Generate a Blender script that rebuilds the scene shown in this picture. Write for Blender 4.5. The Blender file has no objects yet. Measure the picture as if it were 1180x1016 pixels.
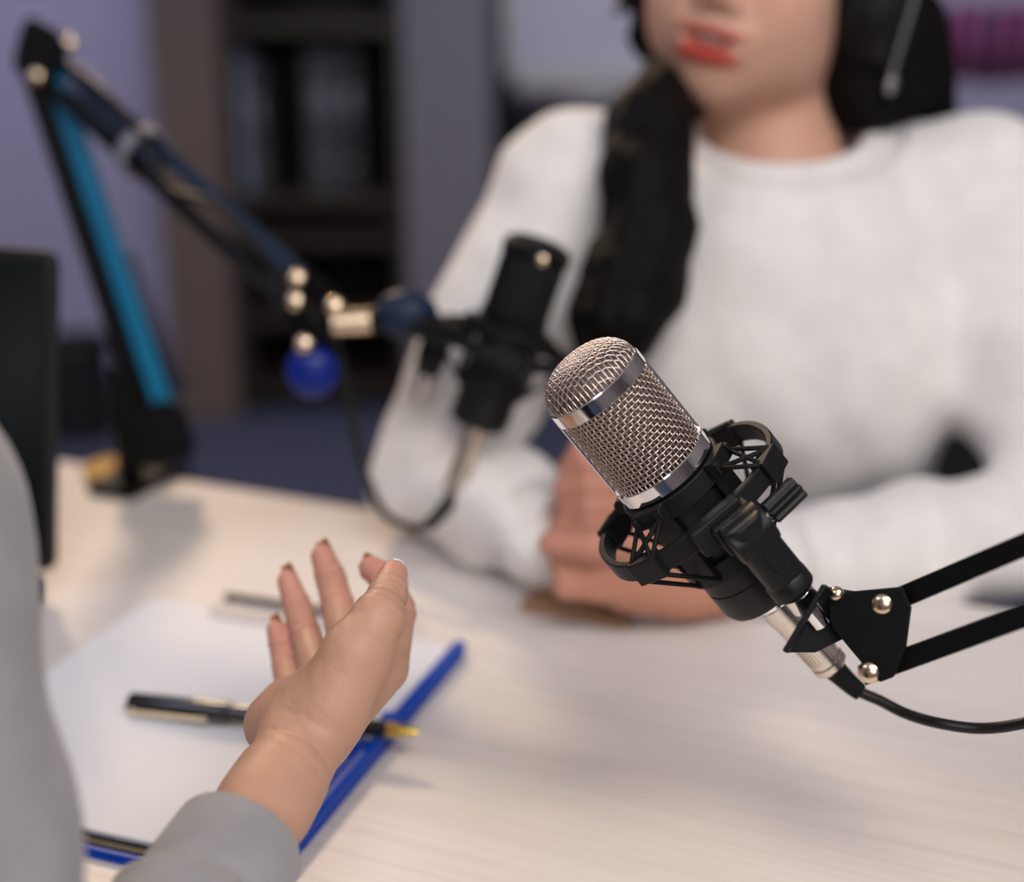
import bpy, math, random
import numpy as np
from mathutils import Matrix, Vector

random.seed(7)
rng = np.random.default_rng(7)
SC = bpy.context.scene
COL = SC.collection
V = lambda *a: np.array(a, dtype=float)

# ------------------------------------------------------------------ camera frame (used to survey the photo)
PITCH = math.radians(18.0)
CAMZ = 1.15
TZ = 0.74                      # table top height
FPX = 50 / 36 * 1180
cp, sp = math.cos(PITCH), math.sin(PITCH)
RIGHT, UP, FWD = V(1, 0, 0), V(0, sp, cp), V(0, cp, -sp)
CAM = V(0, 0, CAMZ)

def P(px, py, d):
    """world point seen at pixel (px,py) at depth d along the optical axis"""
    return CAM + d * (RIGHT * (px - 590) / FPX + UP * (508 - py) / FPX + FWD)
def G(px, py, z=TZ):
    r = RIGHT * (px - 590) / FPX + UP * (508 - py) / FPX + FWD
    return CAM + r * ((z - CAMZ) / r[2])
def PY(px, py, Y):
    r = RIGHT * (px - 590) / FPX + UP * (508 - py) / FPX + FWD
    return CAM + r * (Y / r[1])
def nrm(v):
    v = np.asarray(v, float); return v / np.linalg.norm(v)
def frame(z, xh=(1, 0, 0)):
    """rotation matrix (columns x,y,z) with the given z axis"""
    z = nrm(z); x = np.asarray(xh, float); x = x - z * (x @ z)
    if np.linalg.norm(x) < 1e-5:
        x = V(0, 1, 0) - z * z[1]
    x = nrm(x); return np.stack([x, np.cross(z, x), z], 1)

# ------------------------------------------------------------------ materials
def new_mat(name):
    m = bpy.data.materials.new(name); m.use_nodes = True
    nt = m.node_tree; b = nt.nodes['Principled BSDF']
    return m, nt, b
def mat(name, col, rough=.5, metal=0., spec=.5, bump=None, var=0., sss=0., emit=None, coat=0., sheen=0., alpha=None, trans=0., aniso=None):
    m, nt, b = new_mat(name)
    c = tuple(col) + (1,)
    b.inputs['Base Color'].default_value = c
    b.inputs['Roughness'].default_value = rough
    b.inputs['Metallic'].default_value = metal
    b.inputs['Specular IOR Level'].default_value = spec
    b.inputs['Coat Weight'].default_value = coat
    b.inputs['Sheen Weight'].default_value = sheen
    b.inputs['Transmission Weight'].default_value = trans
    if sss:
        b.inputs['Subsurface Weight'].default_value = sss
        b.inputs['Subsurface Radius'].default_value = (1, .35, .2)
        b.inputs['Subsurface Scale'].default_value = .006
    if emit:
        b.inputs['Emission Color'].default_value = tuple(emit[:3]) + (1,); b.inputs['Emission Strength'].default_value = emit[3]
    tc = nt.nodes.new('ShaderNodeTexCoord')
    if var:
        n = nt.nodes.new('ShaderNodeTexNoise'); n.inputs['Scale'].default_value = 18; n.inputs['Detail'].default_value = 4
        r = nt.nodes.new('ShaderNodeMapRange'); r.inputs[3].default_value = 1 - var; r.inputs[4].default_value = 1 + var
        mx = nt.nodes.new('ShaderNodeMix'); mx.data_type = 'RGBA'; mx.blend_type = 'MULTIPLY'; mx.inputs[0].default_value = 1
        mx.inputs[6].default_value = c
        nt.links.new(tc.outputs['Object'], n.inputs['Vector']); nt.links.new(n.outputs[0], r.inputs[0])
        nt.links.new(r.outputs[0], mx.inputs[7]); nt.links.new(mx.outputs[2], b.inputs['Base Color'])
    if bump:
        sc_, st, dist = bump
        n = nt.nodes.new('ShaderNodeTexNoise'); n.inputs['Scale'].default_value = sc_; n.inputs['Detail'].default_value = 5
        bp = nt.nodes.new('ShaderNodeBump'); bp.inputs['Strength'].default_value = st; bp.inputs['Distance'].default_value = dist
        nt.links.new(tc.outputs['Object'], n.inputs['Vector']); nt.links.new(n.outputs[0], bp.inputs['Height'])
        nt.links.new(bp.outputs[0], b.inputs['Normal'])
    return m

def skin_mat(name, rough=.5, bump_d=.0004):
    """skin: base tone comes from the mesh's own tint attribute (lips, nails beds, knuckles)"""
    m, nt, b = new_mat(name)
    b.inputs['Roughness'].default_value = rough
    b.inputs['Specular IOR Level'].default_value = .35
    b.inputs['Subsurface Weight'].default_value = .12
    b.inputs['Subsurface Radius'].default_value = (1, .35, .2)
    b.inputs['Subsurface Scale'].default_value = .004
    a = nt.nodes.new('ShaderNodeAttribute'); a.attribute_name = 'tint'
    tc = nt.nodes.new('ShaderNodeTexCoord')
    n = nt.nodes.new('ShaderNodeTexNoise'); n.inputs['Scale'].default_value = 60; n.inputs['Detail'].default_value = 5
    r = nt.nodes.new('ShaderNodeMapRange'); r.inputs[3].default_value = .88; r.inputs[4].default_value = 1.1
    mx = nt.nodes.new('ShaderNodeMix'); mx.data_type = 'RGBA'; mx.blend_type = 'MULTIPLY'; mx.inputs[0].default_value = 1
    nt.links.new(tc.outputs['Object'], n.inputs['Vector']); nt.links.new(n.outputs[0], r.inputs[0])
    nt.links.new(a.outputs['Color'], mx.inputs[6]); nt.links.new(r.outputs[0], mx.inputs[7])
    nt.links.new(mx.outputs[2], b.inputs['Base Color'])
    v = nt.nodes.new('ShaderNodeTexVoronoi'); v.inputs['Scale'].default_value = 420; v.feature = 'DISTANCE_TO_EDGE'
    n2 = nt.nodes.new('ShaderNodeTexNoise'); n2.inputs['Scale'].default_value = 160; n2.inputs['Detail'].default_value = 6
    ad = nt.nodes.new('ShaderNodeMath'); ad.operation = 'ADD'
    nt.links.new(tc.outputs['Object'], v.inputs['Vector']); nt.links.new(tc.outputs['Object'], n2.inputs['Vector'])
    nt.links.new(v.outputs[0], ad.inputs[0]); nt.links.new(n2.outputs[0], ad.inputs[1])
    bp = nt.nodes.new('ShaderNodeBump'); bp.inputs['Strength'].default_value = .45; bp.inputs['Distance'].default_value = bump_d
    nt.links.new(ad.outputs[0], bp.inputs['Height']); nt.links.new(bp.outputs[0], b.inputs['Normal'])
    return m

def knit_mat(name, col, scale, depth, rough=.9, mottled=.06):
    """knitted fabric: fine ribs from a wave, flecked with noise"""
    m, nt, b = new_mat(name)
    b.inputs['Roughness'].default_value = rough; b.inputs['Sheen Weight'].default_value = .25
    b.inputs['Specular IOR Level'].default_value = .15
    tc = nt.nodes.new('ShaderNodeTexCoord')
    w = nt.nodes.new('ShaderNodeTexWave'); w.bands_direction = 'X'; w.inputs['Scale'].default_value = scale
    w.inputs['Distortion'].default_value = 1.2; w.inputs['Detail'].default_value = 2
    n = nt.nodes.new('ShaderNodeTexNoise'); n.inputs['Scale'].default_value = 350; n.inputs['Detail'].default_value = 4
    n3 = nt.nodes.new('ShaderNodeTexNoise'); n3.inputs['Scale'].default_value = 45; n3.inputs['Detail'].default_value = 6
    r = nt.nodes.new('ShaderNodeMapRange'); r.inputs[1].default_value = .3; r.inputs[2].default_value = .7
    r.inputs[3].default_value = 1 - mottled; r.inputs[4].default_value = 1 + mottled
    mx = nt.nodes.new('ShaderNodeMix'); mx.data_type = 'RGBA'; mx.blend_type = 'MULTIPLY'; mx.inputs[0].default_value = 1
    mx.inputs[6].default_value = tuple(col) + (1,)
    ad = nt.nodes.new('ShaderNodeMath'); ad.operation = 'ADD'
    for q in (w, n, n3): nt.links.new(tc.outputs['Object'], q.inputs['Vector'])
    nt.links.new(n3.outputs[0], r.inputs[0]); nt.links.new(r.outputs[0], mx.inputs[7]); nt.links.new(mx.outputs[2], b.inputs['Base Color'])
    nt.links.new(w.outputs['Fac'], ad.inputs[0]); nt.links.new(n.outputs[0], ad.inputs[1])
    bp = nt.nodes.new('ShaderNodeBump'); bp.inputs['Strength'].default_value = .5; bp.inputs['Distance'].default_value = depth
    nt.links.new(ad.outputs[0], bp.inputs['Height']); nt.links.new(bp.outputs[0], b.inputs['Normal'])
    return m

def wood_mat(name, c1, c2, rough=.45, scale=(1.0, 22, 8), bump=.0002):
    """long fine grain along local x"""
    m, nt, b = new_mat(name); b.inputs['Roughness'].default_value = rough
    tc = nt.nodes.new('ShaderNodeTexCoord'); mp = nt.nodes.new('ShaderNodeMapping'); mp.inputs['Scale'].default_value = scale
    n = nt.nodes.new('ShaderNodeTexNoise'); n.inputs['Scale'].default_value = 3.2; n.inputs['Detail'].default_value = 7; n.inputs['Roughness'].default_value = .62
    n.inputs['Distortion'].default_value = .35
    r = nt.nodes.new('ShaderNodeValToRGB')
    r.color_ramp.elements[0].position = .34; r.color_ramp.elements[0].color = tuple(c2) + (1,)
    r.color_ramp.elements[1].position = .58; r.color_ramp.elements[1].color = tuple(c1) + (1,)
    nt.links.new(tc.outputs['Object'], mp.inputs[0]); nt.links.new(mp.outputs[0], n.inputs['Vector'])
    nt.links.new(n.outputs[0], r.inputs[0]); nt.links.new(r.outputs[0], b.inputs['Base Color'])
    bp = nt.nodes.new('ShaderNodeBump'); bp.inputs['Strength'].default_value = .4; bp.inputs['Distance'].default_value = bump
    nt.links.new(n.outputs[0], bp.inputs['Height']); nt.links.new(bp.outputs[0], b.inputs['Normal'])
    return m

M = dict(
    table=wood_mat('pale_wood', (.74, .69, .66), (.66, .605, .57), scale=(1.4, 85, 10)),
    wood_edge=mat('table_edge_band', (.55, .46, .38), .5),
    white_metal=mat('white_metal', (.7, .7, .7), .35),
    black=mat('black_plastic', (.007, .007, .008), .4, spec=.3, bump=(900, .15, .0002)),
    black_soft=mat('matte_black_plastic', (.006, .006, .007), .5, spec=.25, bump=(700, .2, .0002)),
    black_metal=mat('black_metal', (.003, .003, .0035), .45, spec=.15),
    rubber=mat('black_rubber', (.006, .006, .006), .7, spec=.2),
    chrome=mat('chrome', (.86, .84, .82), .09, 1),
    nickel=mat('nickel', (.72, .66, .58), .22, 1),
    brass=mat('brass_bolt', (.78, .62, .44), .24, 1),
    wire=mat('grille_wire', (.62, .52, .47), .3, 1),
    inner=mat('inner_mesh', (.20, .15, .13), .45, .5, bump=(1500, 1, .0006)),
    dark_wire=mat('dark_grille_wire', (.012, .014, .018), .45, .3),
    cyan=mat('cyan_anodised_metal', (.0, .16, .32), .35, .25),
    navy=mat('navy_black_metal', (.006, .016, .04), .5, .0, spec=.25),
    blue_knob=mat('blue_plastic', (.0, .012, .17), .4, spec=.3),
    blue=mat('blue_folder_plastic', (.0, .055, .42), .4, spec=.25),
    paper=mat('white_paper', (.82, .82, .85), .75),
    gold=mat('gold', (.72, .52, .12), .25, 1),
    pale_gold=mat('pale_gold', (.80, .68, .48), .3, 1),
    pen=mat('pen_lacquer', (.008, .008, .010), .18, coat=.5),
    screen=mat('screen_glass', (.002, .004, .005), .5, spec=.08),
    laptop=mat('dark_laptop_shell', (.02, .02, .022), .45, .4),
    sweater=knit_mat('white_knit', (.76, .735, .715), 70, .0010),
    grey=knit_mat('grey_jersey', (.29, .28, .29), 240, .0003, mottled=.10),
    trousers=mat('dark_trousers', (.015, .017, .025), .85, var=.2),
    shoe=mat('shoe_leather', (.02, .018, .017), .5),
    skin=skin_mat('skin'),
    hair=None,
    eye=mat('eye_white', (.75, .72, .70), .1), iris=mat('dark_iris', (.02, .012, .008), .1),
    teeth=mat('teeth', (.8, .76, .7), .2),
    nail_red=mat('brown_red_nail', (.40, .16, .07), .15, coat=.6),
    nail_white=mat('pearl_nail', (.72, .62, .62), .12, coat=.8),
    wall_lilac=mat('lilac_wall', (.50, .48, .68), .8, var=.04),
    wall_plain=mat('plain_wall', (.40, .38, .42), .85, var=.04),
    wall_dark=mat('dark_wall', (.045, .045, .055), .85, var=.1),
    brown=mat('brown_panel', (.15, .112, .10), .7, var=.08),
    column=mat('grey_panel', (.20, .195, .24), .6, var=.05),
    shelf=wood_mat('dark_shelf_wood', (.04, .03, .024), (.025, .018, .015)),
    shelf_in=mat('dark_shelf_back', (.012, .012, .013), .8),
    carpet=mat('blue_carpet', (.055, .068, .13), .95, bump=(300, 1, .003), var=.25),
    ceiling=mat('white_ceiling', (.6, .6, .62), .9),
    board=mat('white_board', (.58, .58, .74), .35),
    alu=mat('aluminium', (.45, .45, .47), .35, .9),
    magenta=mat('magenta_card', (.21, .05, .16), .8, var=.08),
    magenta2=mat('plum_card', (.15, .045, .125), .8, var=.08),
    pin=mat('lilac_pinboard', (.36, .35, .50), .9, var=.05),
    binder=mat('blue_grey_binder', (.30, .36, .55), .6), binder2=mat('slate_binder', (.05, .06, .075), .6), binder3=mat('dark_binder', (.02, .025, .03), .6),
    chair=mat('dark_chair_fabric', (.012, .014, .02), .9, bump=(400, .5, .001)),
    bin=mat('dark_bin_plastic', (.012, .012, .014), .5),
    clamp=mat('grey_clamp', (.48, .46, .48), .4),
    tan=mat('tan_leather', (.33, .19, .10), .6),
    gum=mat('yellow_cork', (.62, .38, .10), .8),
    lamp=mat('lamp_diffuser', (.9, .9, .9), .5, emit=(1, .97, .92, 3)),
)
def hair_mat():
    m, nt, b = new_mat('black_hair')
    b.inputs['Base Color'].default_value = (.0035, .0028, .0028, 1); b.inputs['Roughness'].default_value = .6
    b.inputs['Specular IOR Level'].default_value = .10
    tc = nt.nodes.new('ShaderNodeTexCoord'); mp = nt.nodes.new('ShaderNodeMapping'); mp.inputs['Scale'].default_value = (140, 140, 9)
    n = nt.nodes.new('ShaderNodeTexNoise'); n.inputs['Scale'].default_value = 1.5; n.inputs['Detail'].default_value = 4
    bp = nt.nodes.new('ShaderNodeBump'); bp.inputs['Strength'].default_value = .8; bp.inputs['Distance'].default_value = .003
    nt.links.new(tc.outputs['Object'], mp.inputs[0]); nt.links.new(mp.outputs[0], n.inputs['Vector'])
    nt.links.new(n.outputs[0], bp.inputs['Height']); nt.links.new(bp.outputs[0], b.inputs['Normal'])
    return m
M['hair'] = hair_mat()

# ------------------------------------------------------------------ object helpers
WM = {}                       # world matrices of roots
def props(o, label=None, cat=None, group=None, kind=None):
    if label: o['label'] = label
    if cat: o['category'] = cat
    if group: o['group'] = group
    if kind: o['kind'] = kind
    return o
def empty(name, mw, label, cat, group=None):
    o = bpy.data.objects.new(name, None); COL.objects.link(o)
    if not isinstance(mw, Matrix): mw = Matrix.Translation(Vector(mw))
    o.matrix_world = mw; WM[o.name] = mw.copy(); o.empty_display_size = .05
    return props(o, label, cat, group)
def mesh_obj(name, verts, faces, m, parent=None, local=False, smooth=True, origin=None, bevel=0, angle=None, tint=None, quads=False):
    verts = np.asarray(verts, float)
    me = bpy.data.meshes.new(name); o = bpy.data.objects.new(name, me); COL.objects.link(o)
    if parent is not None:
        o.parent = parent; base = WM[parent.name]
        if not local:
            A = np.array(base.inverted()); verts = verts @ A[:3, :3].T + A[:3, 3]
        WM[o.name] = base.copy()
    else:
        org = np.asarray(origin if origin is not None else (0, 0, 0), float)
        if not local: verts = verts - org
        o.location = org; WM[o.name] = Matrix.Translation(Vector(org))
    if quads:
        f = np.asarray(faces, np.int32)
        me.vertices.add(len(verts)); me.vertices.foreach_set('co', verts.astype(np.float32).ravel())
        me.loops.add(f.size); me.loops.foreach_set('vertex_index', f.ravel())
        me.polygons.add(len(f)); me.polygons.foreach_set('loop_start', np.arange(0, f.size, 4, dtype=np.int32))
        me.update(calc_edges=True); me.validate()
    else:
        me.from_pydata([tuple(v) for v in verts], [], [tuple(int(i) for i in f) for f in faces]); me.update()
    me.materials.append(m)
    if smooth: me.polygons.foreach_set('use_smooth', [True] * len(me.polygons))
    if tint is not None:
        a = me.color_attributes.new('tint', 'FLOAT_COLOR', 'POINT')
        t = np.ones((len(verts), 4), np.float32); t[:, :3] = tint; a.data.foreach_set('color', t.ravel())
    if bevel:
        b = o.modifiers.new('bevel', 'BEVEL'); b.width = bevel; b.segments = 3; b.limit_method = 'ANGLE'; b.angle_limit = math.radians(35)
        b.harden_normals = True
    if angle is not None or bevel:
        me.set_sharp_from_angle(angle=math.radians(angle or 35))
    return o

class B:
    """collects shapes into one mesh"""
    def __init__(s): s.v = []; s.f = []; s.n = 0
    def add(s, v, f):
        v = np.asarray(v, float); s.v.append(v); s.f += [tuple(i + s.n for i in q) for q in f]; s.n += len(v); return s
    def box(s, c, size, R=None):
        c = np.asarray(c, float); h = np.asarray(size, float) / 2
        v = np.array([[x, y, z] for x in (-1, 1) for y in (-1, 1) for z in (-1, 1)], float) * h
        if R is not None: v = v @ np.asarray(R).T
        return s.add(v + c, [(0, 1, 3, 2), (4, 6, 7, 5), (0, 4, 5, 1), (2, 3, 7, 6), (0, 2, 6, 4), (1, 5, 7, 3)])
    def beam(s, a, b, w, h, up=(0, 0, 1)):
        a = np.asarray(a, float); b = np.asarray(b, float); R = frame(b - a, np.cross(up, b - a))
        return s.box((a + b) / 2, (w, h, np.linalg.norm(b - a)), R)
    def lathe(s, prof, n=48, c=(0, 0, 0), R=None, closed=True):
        """prof: list of (radius, z)"""
        c = np.asarray(c, float); t = np.linspace(0, 2 * np.pi, n, endpoint=False); v = []
        for r, z in prof: v.append(np.stack([r * np.cos(t), r * np.sin(t), np.full(n, z)], 1))
        v = np.concatenate(v); f = []
        for i in range(len(prof) - 1):
            for j in range(n):
                k = (j + 1) % n; f.append((i * n + j, i * n + k, (i + 1) * n + k, (i + 1) * n + j))
        if closed:
            f.append(tuple(range(n))[::-1]); f.append(tuple(range((len(prof) - 1) * n, len(prof) * n)))
        if R is not None: v = v @ np.asarray(R).T
        return s.add(v + c, f)
    def cyl(s, a, b, r, n=24, r2=None):
        a = np.asarray(a, float); b = np.asarray(b, float)
        return s.lathe([(r, 0), (r if r2 is None else r2, np.linalg.norm(b - a))], n, a, frame(b - a))
    def tube(s, pts, r, n=10, closed=False, flat=None):
        pts = np.asarray(pts, float); m = len(pts)
        r = np.full(m, r) if np.isscalar(r) else np.asarray(r, float)
        T = np.empty_like(pts)
        if closed: T = np.roll(pts, -1, 0) - np.roll(pts, 1, 0)
        else:
            T[1:-1] = pts[2:] - pts[:-2]; T[0] = pts[1] - pts[0]; T[-1] = pts[-1] - pts[-2]
        T /= np.linalg.norm(T, axis=1)[:, None] + 1e-12
        x = frame(T[0])[:, 0]; t = np.linspace(0, 2 * np.pi, n, endpoint=False); v = []
        for i in range(m):
            x = x - T[i] * (x @ T[i]); x = nrm(x); y = np.cross(T[i], x)
            v.append(pts[i] + r[i] * (np.cos(t)[:, None] * x + np.sin(t)[:, None] * y))
        v = np.concatenate(v); f = []
        for i in range(m if closed else m - 1):
            i2 = (i + 1) % m
            for j in range(n):
                k = (j + 1) % n; f.append((i * n + j, i * n + k, i2 * n + k, i2 * n + j))
        if not closed: f.append(tuple(range(n))[::-1]); f.append(tuple(range((m - 1) * n, m * n)))
        return s.add(v, f)
    def prism(s, poly, z0, z1, R=None, c=(0, 0, 0)):
        poly = np.asarray(poly, float); n = len(poly)
        v = np.concatenate([np.c_[poly, np.full(n, z0)], np.c_[poly, np.full(n, z1)]])
        if R is not None: v = v @ np.asarray(R).T
        f = [tuple(range(n))[::-1], tuple(range(n, 2 * n))] + [(i, (i + 1) % n, n + (i + 1) % n, n + i) for i in range(n)]
        return s.add(v + np.asarray(c, float), f)
    def strip(s, loop, nrmls, th, z0, z1):
        """closed band following loop (N,2), thickness th inward, between z0 and z1"""
        loop = np.asarray(loop, float); n = len(loop); inn = loop - np.asarray(nrmls) * th
        v = np.concatenate([np.c_[loop, np.full(n, z0)], np.c_[loop, np.full(n, z1)], np.c_[inn, np.full(n, z1)], np.c_[inn, np.full(n, z0)]])
        f = []
        for a in range(4):
            b = (a + 1) % 4
            for i in range(n):
                k = (i + 1) % n; f.append((a * n + i, a * n + k, b * n + k, b * n + i))
        return s.add(v, f)
    def ball(s, c, r, n=16, R=None):
        r = np.asarray(r if not np.isscalar(r) else (r, r, r), float); m = n // 2
        pr = [(max(math.sin(math.pi * i / m), 1e-3), -math.cos(math.pi * i / m)) for i in range(m + 1)]
        q = B().lathe(pr, n); v = q.v[0] * r
        if R is not None: v = v @ np.asarray(R).T
        return s.add(v + np.asarray(c, float), q.f)
    def make(s, name, m, parent=None, local=False, **k):
        return mesh_obj(name, np.concatenate(s.v), s.f, m, parent, local, **k)

def spline(pts, n=12, closed=False):
    """Catmull-Rom through pts"""
    p = np.asarray(pts, float); out = []
    m = len(p)
    for i in range(m if closed else m - 1):
        g = lambda j: p[j % m] if closed else p[min(max(j, 0), m - 1)]
        a, b, c, d = g(i - 1), g(i), g(i + 1), g(i + 2)
        for t in np.linspace(0, 1, n, endpoint=False):
            out.append(.5 * ((2 * b) + (c - a) * t + (2 * a - 5 * b + 4 * c - d) * t * t + (3 * b - a - 3 * c + d) * t ** 3))
    if not closed: out.append(p[-1])
    return np.array(out)

# ------------------------------------------------------------------ implicit surfaces for bodies and cloth
def smin(a, b, k):
    if k <= 0: return np.minimum(a, b)
    h = np.maximum(k - np.abs(a - b), 0) / k
    return np.minimum(a, b) - h * h * k * .25
def rc(a, b, r1, r2, n=None, s=1.):
    """round cone; optional flattening by factor s along direction n"""
    a = np.asarray(a, float); b = np.asarray(b, float); ba = b - a; L2 = ba @ ba; R = max(r1, r2)
    if n is not None:
        n = np.asarray(n, float); n = nrm(n - ba * (n @ ba) / max(L2, 1e-12))
    def fn(X, Y, Z):
        px, py, pz = X - a[0], Y - a[1], Z - a[2]
        t = np.clip((px * ba[0] + py * ba[1] + pz * ba[2]) / max(L2, 1e-12), 0, 1)
        px = px - t * ba[0]; py = py - t * ba[1]; pz = pz - t * ba[2]
        if n is not None:
            w = (px * n[0] + py * n[1] + pz * n[2]) * (1 / s - 1)
            px = px + w * n[0]; py = py + w * n[1]; pz = pz + w * n[2]
        return (np.sqrt(px * px + py * py + pz * pz) - (r1 + (r2 - r1) * t)) * min(1., max(s, .6))
    return fn, np.minimum(a, b) - R, np.maximum(a, b) + R
def el(c, r, R=None):
    c = np.asarray(c, float); r = np.asarray(r, float); m = r.max()
    R = np.eye(3) if R is None else np.asarray(R)
    def fn(X, Y, Z):
        px, py, pz = X - c[0], Y - c[1], Z - c[2]
        q = [(px * R[0, i] + py * R[1, i] + pz * R[2, i]) / r[i] for i in range(3)]
        k0 = np.sqrt(q[0] ** 2 + q[1] ** 2 + q[2] ** 2) + 1e-9
        k1 = np.sqrt((q[0] / r[0]) ** 2 + (q[1] / r[1]) ** 2 + (q[2] / r[2]) ** 2) + 1e-9
        return k0 * (k0 - 1) / k1
    return fn, c - m, c + m
def union(lst, k):
    fs = [q[0] for q in lst]
    def fn(X, Y, Z):
        d = fs[0](X, Y, Z)
        for f in fs[1:]: d = smin(d, f(X, Y, Z), k)
        return d
    return fn, np.min([q[1] for q in lst], 0), np.max([q[2] for q in lst], 0)
def chain(pts, rs, k=.004):
    return union([rc(pts[i], pts[i + 1], rs[i], rs[i + 1]) for i in range(len(pts) - 1)], k)
def axis(lo, hi, step, fine=None, fstep=None):
    if fine is None: return np.arange(lo, hi + step, step)
    a, b = fine
    return np.concatenate([np.arange(a - step, lo - step, -step)[::-1] if a > lo else [], np.arange(a, b, fstep), np.arange(b, hi + step, step) if hi > b else []])
class Field:
    def __init__(s, xs, ys, zs):
        s.ax = [np.asarray(q, np.float64) for q in (xs, ys, zs)]
        s.f = np.full([len(q) for q in s.ax], .05, np.float32)
    def sub(s, lo, hi, pad):
        sl = []
        for i in range(3):
            a = np.searchsorted(s.ax[i], lo[i] - pad); b = np.searchsorted(s.ax[i], hi[i] + pad)
            sl.append(slice(max(a - 1, 0), min(b + 1, len(s.ax[i]))))
        X = s.ax[0][sl[0]][:, None, None]; Y = s.ax[1][sl[1]][None, :, None]; Z = s.ax[2][sl[2]][None, None, :]
        return tuple(sl), X, Y, Z
    def add(s, prim, k=.01, off=0.):
        fn, lo, hi = prim
        sl, X, Y, Z = s.sub(lo, hi, k + off + .012)
        if min(s.f[sl].shape) == 0: return s
        s.f[sl] = smin(s.f[sl], (fn(X, Y, Z) - off).astype(np.float32), k); return s
    def cut(s, prim, k=.003, off=0.):
        fn, lo, hi = prim
        sl, X, Y, Z = s.sub(lo, hi, k + off + .012)
        if min(s.f[sl].shape) == 0: return s
        s.f[sl] = -smin(-s.f[sl], (fn(X, Y, Z) - off).astype(np.float32), k); return s
    def warp(s, lo, hi, fn):
        sl, X, Y, Z = s.sub(lo, hi, 0); s.f[sl] = s.f[sl] + fn(X, Y, Z).astype(np.float32); return s
    def mesh(s, smooth=2):
        f = s.f; ax = s.ax; ins = f < 0
        c = [ins[a:f.shape[0] - 1 + a, b:f.shape[1] - 1 + b, d:f.shape[2] - 1 + d] for a in (0, 1) for b in (0, 1) for d in (0, 1)]
        any_ = c[0].copy(); all_ = c[0].copy()
        for q in c[1:]: any_ |= q; all_ &= q
        act = any_ & ~all_; I, J, K = np.nonzero(act)
        idx = np.full(act.shape, -1, np.int32); idx[I, J, K] = np.arange(len(I))
        off = [(a, b, d) for a in (0, 1) for b in (0, 1) for d in (0, 1)]
        vals = np.stack([f[I + a, J + b, K + d] for a, b, d in off], 1).astype(float)
        pos = np.stack([np.stack([ax[0][I + a], ax[1][J + b], ax[2][K + d]], 1) for a, b, d in off], 1)
        acc = np.zeros((len(I), 3)); cnt = np.zeros(len(I))
        for i in range(8):
            for j in range(i + 1, 8):
                if sum(abs(off[i][q] - off[j][q]) for q in range(3)) != 1: continue
                m = (vals[:, i] < 0) != (vals[:, j] < 0); t = vals[m, i] / (vals[m, i] - vals[m, j])
                acc[m] += pos[m, i] + t[:, None] * (pos[m, j] - pos[m, i]); cnt[m] += 1
        v = acc / cnt[:, None]; faces = []
        for a in range(3):
            b, d = (a + 1) % 3, (a + 2) % 3
            s0 = [slice(None)] * 3; s1 = [slice(None)] * 3; s0[a] = slice(0, -1); s1[a] = slice(1, None)
            A, C = ins[tuple(s0)], ins[tuple(s1)]; e = A != C
            E = np.stack(np.nonzero(e), 1); m = (E[:, b] > 0) & (E[:, d] > 0) & (E[:, b] < f.shape[b] - 1) & (E[:, d] < f.shape[d] - 1); E = E[m]
            flip = A[tuple(E.T)]
            q = []
            for ob, od in ((0, 0), (1, 0), (1, 1), (0, 1)):
                F = E.copy(); F[:, b] -= ob; F[:, d] -= od; q.append(idx[tuple(F.T)])
            q = np.stack(q, 1); q[~flip] = q[~flip][:, ::-1]; faces.append(q)
        q = np.concatenate(faces); q = q[(q >= 0).all(1)]
        for it in range(smooth):
            e = np.concatenate([q[:, [0, 1]], q[:, [1, 2]], q[:, [2, 3]], q[:, [3, 0]]])
            n = len(v); w = np.bincount(e[:, 0], minlength=n) + np.bincount(e[:, 1], minlength=n)
            lam = .5 if it % 2 == 0 else -.48
            av = np.stack([np.bincount(e[:, 0], v[e[:, 1], i], n) + np.bincount(e[:, 1], v[e[:, 0], i], n) for i in range(3)], 1) / np.maximum(w, 1)[:, None]
            v = v + lam * (av - v)
        return v, q

def blend(col, v, c, r, tone, soft=.6):
    """tint vertices within r of point c"""
    d = np.linalg.norm(v - np.asarray(c), axis=1) / r
    w = np.clip((1 - d) / soft, 0, 1)[:, None]; w = w * w * (3 - 2 * w)
    return col * (1 - w) + np.asarray(tone) * w

# ================================================================== SETTING
FX0, FX1, FY0, FY1, CH = -2.6, 2.8, -1.8, 4.2, 2.7
def slab(name, c, size, m):
    return props(B().box((0, 0, 0), size).make(name, m, origin=c, local=True, smooth=False), kind='structure')
slab('floor', ((FX0 + FX1) / 2, (FY0 + FY1) / 2, -.05), (FX1 - FX0, FY1 - FY0, .1), M['carpet'])
slab('ceiling', ((FX0 + FX1) / 2, (FY0 + FY1) / 2, CH + .05), (FX1 - FX0, FY1 - FY0, .1), M['ceiling'])
slab('wall_back', ((FX0 + FX1) / 2, FY1 + .05, CH / 2), (FX1 - FX0, .1, CH), M['wall_lilac'])
slab('wall_front', ((FX0 + FX1) / 2, FY0 - .05, CH / 2), (FX1 - FX0, .1, CH), M['wall_plain'])
slab('wall_left', (FX0 - .05, (FY0 + FY1) / 2, CH / 2), (.1, FY1 - FY0, CH), M['wall_plain'])
slab('wall_right', (FX1 + .05, (FY0 + FY1) / 2, CH / 2), (.1, FY1 - FY0, CH), M['wall_plain'])

def bx(px0, px1, py0, py1, Y, th, zfloor=False):
    """axis-aligned box whose front face at distance Y spans these pixels"""
    a = PY(px0, py0, Y); b = PY(px1, py1, Y); z0 = 0 if zfloor else b[2]
    return V((a[0] + b[0]) / 2, Y + th / 2, (a[2] + z0) / 2), V(b[0] - a[0], th, a[2] - z0)

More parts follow.
